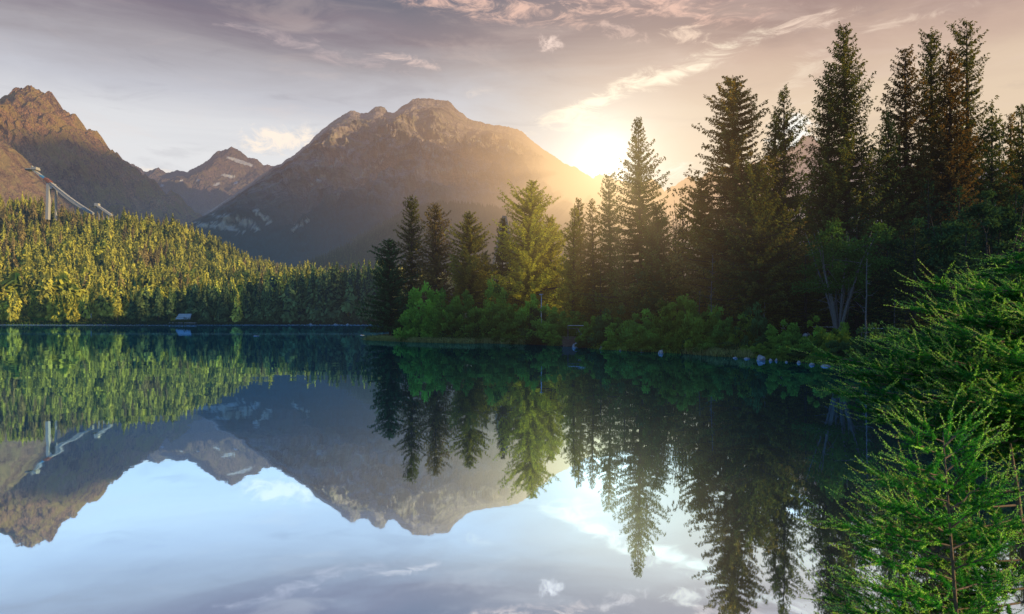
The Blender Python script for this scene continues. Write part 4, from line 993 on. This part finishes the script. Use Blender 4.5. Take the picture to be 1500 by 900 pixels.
# ------------------------------------------------------------------ foreground larches
def larch_limbs(limbs, twig_n=15, shoot_p=.5, seed_scale=1., twig_len=.55):
    """limbs: list of (path (n,3)). Needles in rosettes on twigs and long fresh shoots at the tips."""
    nd, wd = MB(), MB()
    nb, ndd, nL, nw, ntt = [], [], [], [], []
    def shoot(p, d, L, bright):
        """fresh shoot: a curved stem clad all round with needles"""
        m = 5; q = np.linspace(0, 1, m)[:, None]
        bend = unit(rng.normal(size=3)) * .18 * L; bend[2] += .10 * L
        path = p + d * L * q + bend * q ** 2
        wd.tube(path, np.linspace(.0028, .0012, m), 3, .9)
        k = int(L / .0042); t = rng.uniform(0, 1, k)[:, None]
        pt = p + d * L * t + bend * t ** 2
        dn = unit(perp(np.repeat(d[None], k, 0)) * rng.uniform(.7, 1., (k, 1)) + d * rng.uniform(.5, 1.1, (k, 1)))
        nb.append(pt); ndd.append(dn); nL.append(rng.uniform(.012, .020, k) * (1.1 - .4 * t[:, 0])); nw.append(np.full(k, .0028)); ntt.append(np.clip(bright + rng.normal(size=k) * .05 + .12 * t[:, 0], 0, 1))
    def twig(p, d, L, bright):
        m = 6; q = np.linspace(0, 1, m)[:, None]; bend = np.array([0, 0, .10 * L]) + rng.normal(size=3) * .06 * L
        path = p + d * L * q + bend * q ** 2 - np.array([0, 0, .12 * L]) * q * (1 - q)
        wd.tube(path, np.linspace(.0045, .002, m), 4, .4)
        k = int(L / .012)
        for t in np.linspace(.08, .96, k):
            c = p + d * L * t + bend * t ** 2 - np.array([0, 0, .12 * L]) * t * (1 - t)
            r = 13; dn = unit(rdir(r) + np.array([0, 0, .35]) + d * .35)
            nb.append(np.repeat(c[None], r, 0)); ndd.append(dn); nL.append(rng.uniform(.020, .034, r)); nw.append(np.full(r, .0028)); ntt.append(np.clip(rng.normal(bright - .32, .14, r), 0, .80))
        # side shoots
        for t in rng.uniform(.25, 1, int(rng.integers(2, 6))):
            if rng.random() > shoot_p: continue
            c = p + d * L * t + bend * t ** 2
            sd_ = unit(np.cross(d, [0, 0, 1])) * rng.choice([-1, 1])
            shoot(c, unit(d * .8 + sd_ * rng.uniform(.2, .9) + np.array([0, 0, rng.uniform(-.1, .7)])), rng.uniform(.09, .26), min(.9, bright + .2))
        if rng.random() < .8: shoot(path[-1], unit(d + rng.normal(size=3) * .2 + np.array([0, 0, .2])), rng.uniform(.12, .30), min(.97, bright + .3))
    for path, r0, tl in limbs:
        path = np.asarray(path, float); n = len(path)
        cum = np.r_[0, np.cumsum(np.linalg.norm(np.diff(path, axis=0), axis=1))]; Ltot = cum[-1]
        fine = np.stack([np.interp(np.linspace(0, Ltot, 14), cum, path[:, i]) for i in range(3)], 1)
        wd.tube(fine, np.linspace(r0, .004, 14), 6, .2)
        k = int(Ltot * twig_n)
        for i in range(k):
            s = Ltot * (.12 + .88 * (i + rng.uniform(0, 1)) / k); s = min(s, Ltot * .995)
            c = np.array([np.interp(s, cum, path[:, j]) for j in range(3)]); c2 = np.array([np.interp(min(Ltot, s + .05), cum, path[:, j]) for j in range(3)])
            c1 = np.array([np.interp(s - .05, cum, path[:, j]) for j in range(3)]); d = unit(c2 - c1)
            sd_ = unit(np.cross(d, [0, 0, 1.])) * (1 if i % 2 else -1)
            f = s / Ltot
            dv = unit(d * rng.uniform(.5, 1.0) + sd_ * rng.uniform(.45, 1.0) + np.array([0, 0, rng.uniform(-.35, .40)]))
            twig(c, dv, tl * rng.uniform(.45, 1.0) * (1.15 - .6 * f), rng.uniform(.45, .78))
        d = unit(path[-1] - path[-2]); twig(path[-1] - d * .05, d, tl * .6, .75)
        shoot(path[-1] + d * tl * .5, d, .22, .97)
    b = np.concatenate(nb); d = np.concatenate(ndd)
    nd.blades(b, d, perp(d), np.concatenate(nL), np.concatenate(nw), np.concatenate(ntt), .35)
    return nd, wd

def limb(a, b, sag=.15, n=6, r=.018, tl=.5):
    a = np.asarray(a, float); b = np.asarray(b, float); q = np.linspace(0, 1, n)[:, None]; L = np.linalg.norm(b - a)
    return (a + (b - a) * q + np.array([0, 0, 1.]) * (-sag * L * (q * (1 - q)) * 1.6) + rng.normal(size=(n, 3)) * .015 * L * np.sin(q * pi), r, tl)

def larch(base, limbs_px, label, trunk_path, trunk_r, mt='fore', **kw):
    e = empty('larch_tree', tuple(base)); tag(e, label, 'tree'); o = np.array(base)
    limbs = [(p - o, r, tl) for p, r, tl in limbs_px]
    nd, wd = larch_limbs(limbs, **kw)
    tk = MB(); tk.tube(np.array(trunk_path) - o, trunk_r, 8)
    link('needles', nd.mesh('needles', M[mt]), e); link('branches', wd.mesh('branches', M['twig']), e); link('trunk', tk.mesh('trunk', M['twig'], True), e)

def more(big, k, dl):
    out_ = list(big)
    for path, r, tl in big:
        for _ in range(k):
            off = rng.normal(size=3) * dl; out_.append((path + off * np.linspace(0, 1, len(path))[:, None], r * .8, tl))
    return out_
TX = 1640; TY = 6.6
def TK(py, Y=TY): return P(TX, py, Y)
big = []
for (rpy, tpx, tpy, tY) in [
    (330, 1478, 366, 6.9), (370, 1452, 410, 6.3), (300, 1500, 340, 6.6), (395, 1368, 392, 6.6), (420, 1342, 428, 6.3), (430, 1420, 442, 6.0), (450, 1390, 420, 7.0), (440, 1340, 470, 6.9), (480, 1400, 480, 5.8),
    (470, 1300, 478, 6.7), (500, 1268, 512, 6.3), (520, 1232, 540, 6.1), (520, 1330, 515, 5.8), (540, 1250, 566, 5.9), (560, 1236, 596, 6.1), (550, 1310, 548, 6.6), (570, 1300, 600, 6.0), (585, 1370, 590, 5.7),
    (560, 1400, 540, 5.6), (600, 1330, 636, 6.4), (500, 1450, 505, 5.5), (610, 1420, 620, 6.2), (560, 1470, 575, 5.4), (520, 1460, 470, 6.6), (380, 1490, 430, 5.9), (640, 1450, 660, 6.5), (600, 1380, 655, 7.0)]:
    big.append(limb(TK(rpy + 25), P(tpx + (40 if tpx < 1345 else 18), tpy + (28 if tpy < 480 else 8), tY), .12, r=.022, tl=.46))
bt = [P(TX, 1000, TY), P(TX - 5, 700, TY), P(TX, 400, TY), P(TX + 5, 100, TY)]
larch(P(TX, 980, TY), more(big, 1, np.array([.10, .40, .10])), 'large fresh green larch reaching in from the right edge over the water', bt, [.13, .11, .08, .04], twig_n=14)

# young larch in front, its slim stem in view
ys_, yb = 4.9, P(1402, 1130, 4.9)
def YT(py): return P(1381 + (py - 632) * .075, py, ys_)
yl = []
for (py, tpx, tpy, tY) in [
    (648, 1364, 640, 4.9), (655, 1405, 634, 4.9), (668, 1340, 650, 4.8), (672, 1420, 650, 5.0), (690, 1418, 668, 4.9), (700, 1334, 684, 4.8), (715, 1350, 690, 5.1), (725, 1414, 690, 4.7), (735, 1310, 715, 4.9), (748, 1440, 712, 5.0),
    (760, 1290, 740, 5.0), (775, 1452, 728, 4.8), (785, 1320, 745, 4.6), (800, 1262, 778, 4.9), (805, 1474, 768, 5.0), (820, 1290, 790, 5.2), (835, 1456, 810, 4.7), (850, 1280, 820, 4.8), (865, 1470, 850, 5.1),
    (880, 1270, 856, 5.0), (895, 1300, 870, 4.6), (915, 1450, 880, 4.8), (935, 1265, 900, 4.9), (960, 1310, 920, 4.7), (990, 1440, 930, 4.8)]:
    yl.append(limb(YT(py), P(tpx, tpy, tY), -.02, r=.007, tl=.30))
larch(yb, yl, 'young larch with slim upright stem standing in front of the large larch', [yb, YT(1000), YT(850), YT(740), YT(634)], [.022, .017, .012, .008, .003], mt='fore_young', twig_n=17, twig_len=.3)
# sapling behind it, boughs low over the water
sb = P(1520, 1060, 5.9)
sl = []
for (rp, tpx, tpy, tY) in [((1480, 720), 1284, 700, 6.0), ((1490, 740), 1290, 740, 5.8), ((1490, 760), 1224, 772, 5.8), ((1500, 780), 1262, 800, 5.9), ((1500, 820), 1270, 826, 6.1), ((1500, 800), 1340, 790, 6.3), ((1510, 860), 1220, 880, 5.7), ((1510, 880), 1240, 905, 5.5),
                           ((1510, 720), 1370, 715, 6.3), ((1520, 700), 1420, 690, 6.4), ((1520, 760), 1430, 800, 5.6), ((1510, 860), 1320, 870, 6.0), ((1520, 900), 1350, 930, 5.6), ((1510, 820), 1400, 850, 5.5)]:
    sl.append(limb(P(rp[0], rp[1], 6.2), P(tpx + 12, tpy, tY), .06, r=.010, tl=.36))
larch(sb, sl, 'low larch bough cluster spreading left behind the young larch, close above the water', [sb, P(1505, 860, 6.2), P(1490, 720, 6.2), P(1480, 650, 6.2)], [.05, .035, .02, .008], twig_n=16)

# ------------------------------------------------------------------ world
w = bpy.data.worlds.new('World'); scene.world = w; w.use_nodes = True; w.node_tree.nodes.clear(); n = NT(w.node_tree)
out = n.node('ShaderNodeOutputWorld'); bg = n.node('ShaderNodeBackground')
sky = n.node('ShaderNodeTexSky', sky_type='NISHITA'); sky.sun_disc = False; sky.sun_elevation = SUN_EL; sky.sun_rotation = SUN_AZ; sky.altitude = 1300; sky.air_density = 1.; sky.dust_density = 1.5
dirv = n.node('ShaderNodeTexCoord').outputs['Generated']; s = n.sep(dirv)
hyp = n.m('SQRT', n.m('ADD', n.m('MULTIPLY', s[0], s[0]), n.m('MULTIPLY', s[1], s[1])))
U = n.m('ARCTAN2', s[0], s[1]); V = n.m('ARCTAN2', s[2], hyp)
def UV(px, py):
    u = math.atan((px - 750) / F); return u, math.atan((HY - py) / F * cos(u))
# broad bands of high thin cloud: colour by elevation, warmer to the right
wob = n.noise(n.comb(n.m('MULTIPLY', U, 1.6), n.m('MULTIPLY', V, 7), 3.1), 1.5, 6, .6, .8)
Vw = n.m('ADD', V, n.m('MULTIPLY', n.m('SUBTRACT', wob, .5), .10))
def cramp(f, pts_):
    r = n.node('ShaderNodeValToRGB'); n.L.new(f, r.inputs[0]); el = r.color_ramp.elements
    while len(el) < len(pts_): el.new(.5)
    for e_, (p_, c_) in zip(el, pts_): e_.position = p_; e_.color = (*c_, 1)
    return r.outputs[0]
def srgb(r, g, b_): return tuple(((c / 255 + .055) / 1.055) ** 2.4 if c > 10 else c / 3294 for c in (r, g, b_))
Vn = n.m('MULTIPLY', Vw, 1.6, clamp=True)
def vpos(py): return max(0, min(1, math.atan((HY - py) / F) * 1.6))
left = cramp(Vn, [(0, srgb(225, 222, 224)), (vpos(240), srgb(226, 226, 228)), (vpos(170), srgb(196, 196, 204)), (vpos(100), srgb(163, 157, 163)), (vpos(55), srgb(130, 120, 132)), (vpos(0), srgb(102, 104, 122)), (.85, srgb(95, 108, 138)), (1, srgb(95, 115, 150))])
right = cramp(Vn, [(0, srgb(240, 218, 186)), (vpos(240), srgb(232, 208, 178)), (vpos(170), srgb(226, 202, 176)), (vpos(100), srgb(200, 172, 156)), (vpos(55), srgb(164, 138, 132)), (vpos(0), srgb(148, 122, 124)), (.85, srgb(120, 115, 130)), (1, srgb(100, 112, 140))])
c = n.mix(n.ramp(n.m('ADD', U, n.m('MULTIPLY', n.m('SUBTRACT', wob, .5), .3)), -.22, .40), left, right)
# soft cloud texture
cl = n.noise(n.comb(n.m('MULTIPLY', U, 2.2), n.m('MULTIPLY', V, 9), .7), 2.2, 8, .62, .9)
c = n.mix(n.m('MULTIPLY', n.ramp(cl, .50, .72), .20), c, srgb(232, 208, 196))
c = n.mix(n.m('MULTIPLY', n.ramp(cl, .46, .30), .16), c, srgb(118, 112, 128))
wn = n.noise(n.comb(n.m('MULTIPLY', U, 5), n.m('MULTIPLY', V, 14), 9.), 3.2, 8, .68, 1.2)
wn2 = n.noise(n.comb(n.m('MULTIPLY', U, 9), n.m('MULTIPLY', V, 13), 4.), 4., 8, .7, .6)
def wisp(px, py, lx, ly, ang, amt, col, nz=wn, thr=(.40, .68)):
    global c
    u0, v0 = UV(px, py); a = radians(ang)
    du = n.m('SUBTRACT', U, u0); dv = n.m('SUBTRACT', V, v0)
    e1 = n.m('DIVIDE', n.m('ADD', n.m('MULTIPLY', du, cos(a)), n.m('MULTIPLY', dv, sin(a))), lx / F)
    e2 = n.m('DIVIDE', n.m('ADD', n.m('MULTIPLY', du, -sin(a)), n.m('MULTIPLY', dv, cos(a))), ly / F)
    r2 = n.m('ADD', n.m('MULTIPLY', e1, e1), n.m('MULTIPLY', e2, e2))
    g = n.m('EXPONENT', n.m('MULTIPLY', r2, -1.))
    f = n.m('MULTIPLY', n.ramp(n.m('ADD', n.m('MULTIPLY', g, .62), n.m('MULTIPLY', n.m('SUBTRACT', nz, .5), 2.6)), thr[0] - .15, thr[1] + .25), amt)
    f = n.m('MULTIPLY', f, n.ramp(g, .02, .55))
    c = n.mix(f, c, col)
cream = srgb(255, 238, 214); pink = srgb(242, 198, 180)
wisp(408, 205, 55, 19, 6, 1., srgb(255, 240, 224), wn2, (.25, .5))
wisp(250, 251, 45, 5, 0, .8, srgb(250, 236, 220))
wisp(600, 90, 55, 9, -8, .75, srgb(232, 205, 196))
wisp(480, 76, 150, 12, -8, .45, srgb(205, 185, 185))
wisp(720, 8, 190, 20, -6, .8, pink)
wisp(960, 12, 180, 20, -10, .75, pink)
wisp(806, 62, 20, 13, 5, .85, srgb(240, 214, 204), wn2)
wisp(905, 44, 48, 12, -20, .5, srgb(238, 204, 190), wn2)
wisp(1005, 50, 42, 16, -15, .7, srgb(250, 222, 200), wn)
wisp(700, 137, 42, 8, 3, .5, srgb(228, 214, 204))
wisp(950, 122, 170, 14, 17, 1., cream, thr=(.22, .72))
wisp(870, 148, 95, 12, 22, .8, cream, thr=(.22, .72))
wisp(860, 176, 60, 16, 10, .6, cream)
wisp(1190, 33, 60, 13, 4, .75, srgb(240, 214, 196))
wisp(1320, 32, 80, 8, 2, .6, srgb(240, 216, 196))
wisp(1190, 95, 50, 22, 30, .35, cream)
wisp(1160, 200, 36, 32, 0, 1., srgb(255, 252, 244), wn2, (.30, .42))
wisp(1000, 255, 40, 20, 0, .5, srgb(255, 250, 235))
# glow where the sun stands behind the ridge
ang = n.m('ARCCOSINE', n.m('MINIMUM', n.vm('DOT_PRODUCT', n.vm('NORMALIZE', dirv), GLOWDIR), .999999))
g1 = n.m('MULTIPLY', n.m('EXPONENT', n.m('MULTIPLY', ang, -1 / .17)), .38)
g2 = n.m('MULTIPLY', n.m('EXPONENT', n.m('MULTIPLY', ang, -1 / .030)), 1.5)
c = n.mix(1., c, n.mix(1., (1.0, .80, .48), n.comb(g1, g1, g1), 'MULTIPLY'), 'ADD')
c = n.mix(1., c, n.mix(1., (1.0, .93, .74), n.comb(g2, g2, g2), 'MULTIPLY'), 'ADD')
c = n.mix(1., c, n.mix(1., sky.outputs[0], (.005, .005, .005), 'MULTIPLY'), 'ADD')
lift = n.m('MULTIPLY', n.m('ADD', 1, n.m('MULTIPLY', n.ramp(V, .48, .85), .6)), n.m('ADD', .98, n.m('MULTIPLY', n.ramp(s[1], .0, .72), .02)))
c = n.mix(1., c, n.comb(lift, lift, lift), 'MULTIPLY')
c = n.mix(n.ramp(s[1], .72, .0), c, n.mix(1., c, (.46, .90, 1.45), 'MULTIPLY'))
n.L.new(c, bg.inputs[0]); bg.inputs[1].default_value = 1.0; n.L.new(bg.outputs[0], out.inputs[0])

sun = bpy.data.lights.new('sun', 'SUN'); sun.energy = 5.0; sun.angle = radians(.6); sun.color = (1.0, .76, .38)
so = bpy.data.objects.new('sun', sun); COL.objects.link(so)
from mathutils import Vector
sd = Vector((SH[0] * cos(SUN_EL), SH[1] * cos(SUN_EL), sin(SUN_EL))); so.rotation_euler = sd.to_track_quat('Z', 'Y').to_euler(); so.location = (100, 50, 100)

cam = bpy.data.cameras.new('camera'); cam.lens = 24; cam.sensor_width = 36; cam.shift_y = (HY - 450) / 1500.; cam.clip_start = .1; cam.clip_end = 30000
co = bpy.data.objects.new('camera', cam); COL.objects.link(co); co.location = (0, 0, CAMZ); co.rotation_euler = (pi / 2, 0, 0); scene.camera = co
scene.view_settings.view_transform = 'Standard'; scene.view_settings.look = 'None'; scene.view_settings.exposure = 0
cy = scene.cycles; cy.max_bounces = 4; cy.diffuse_bounces = 2; cy.glossy_bounces = 2; cy.transmission_bounces = 3; cy.caustics_reflective = False; cy.caustics_refractive = False
cy.use_denoising = True; cy.use_adaptive_sampling = True; cy.adaptive_threshold = .03
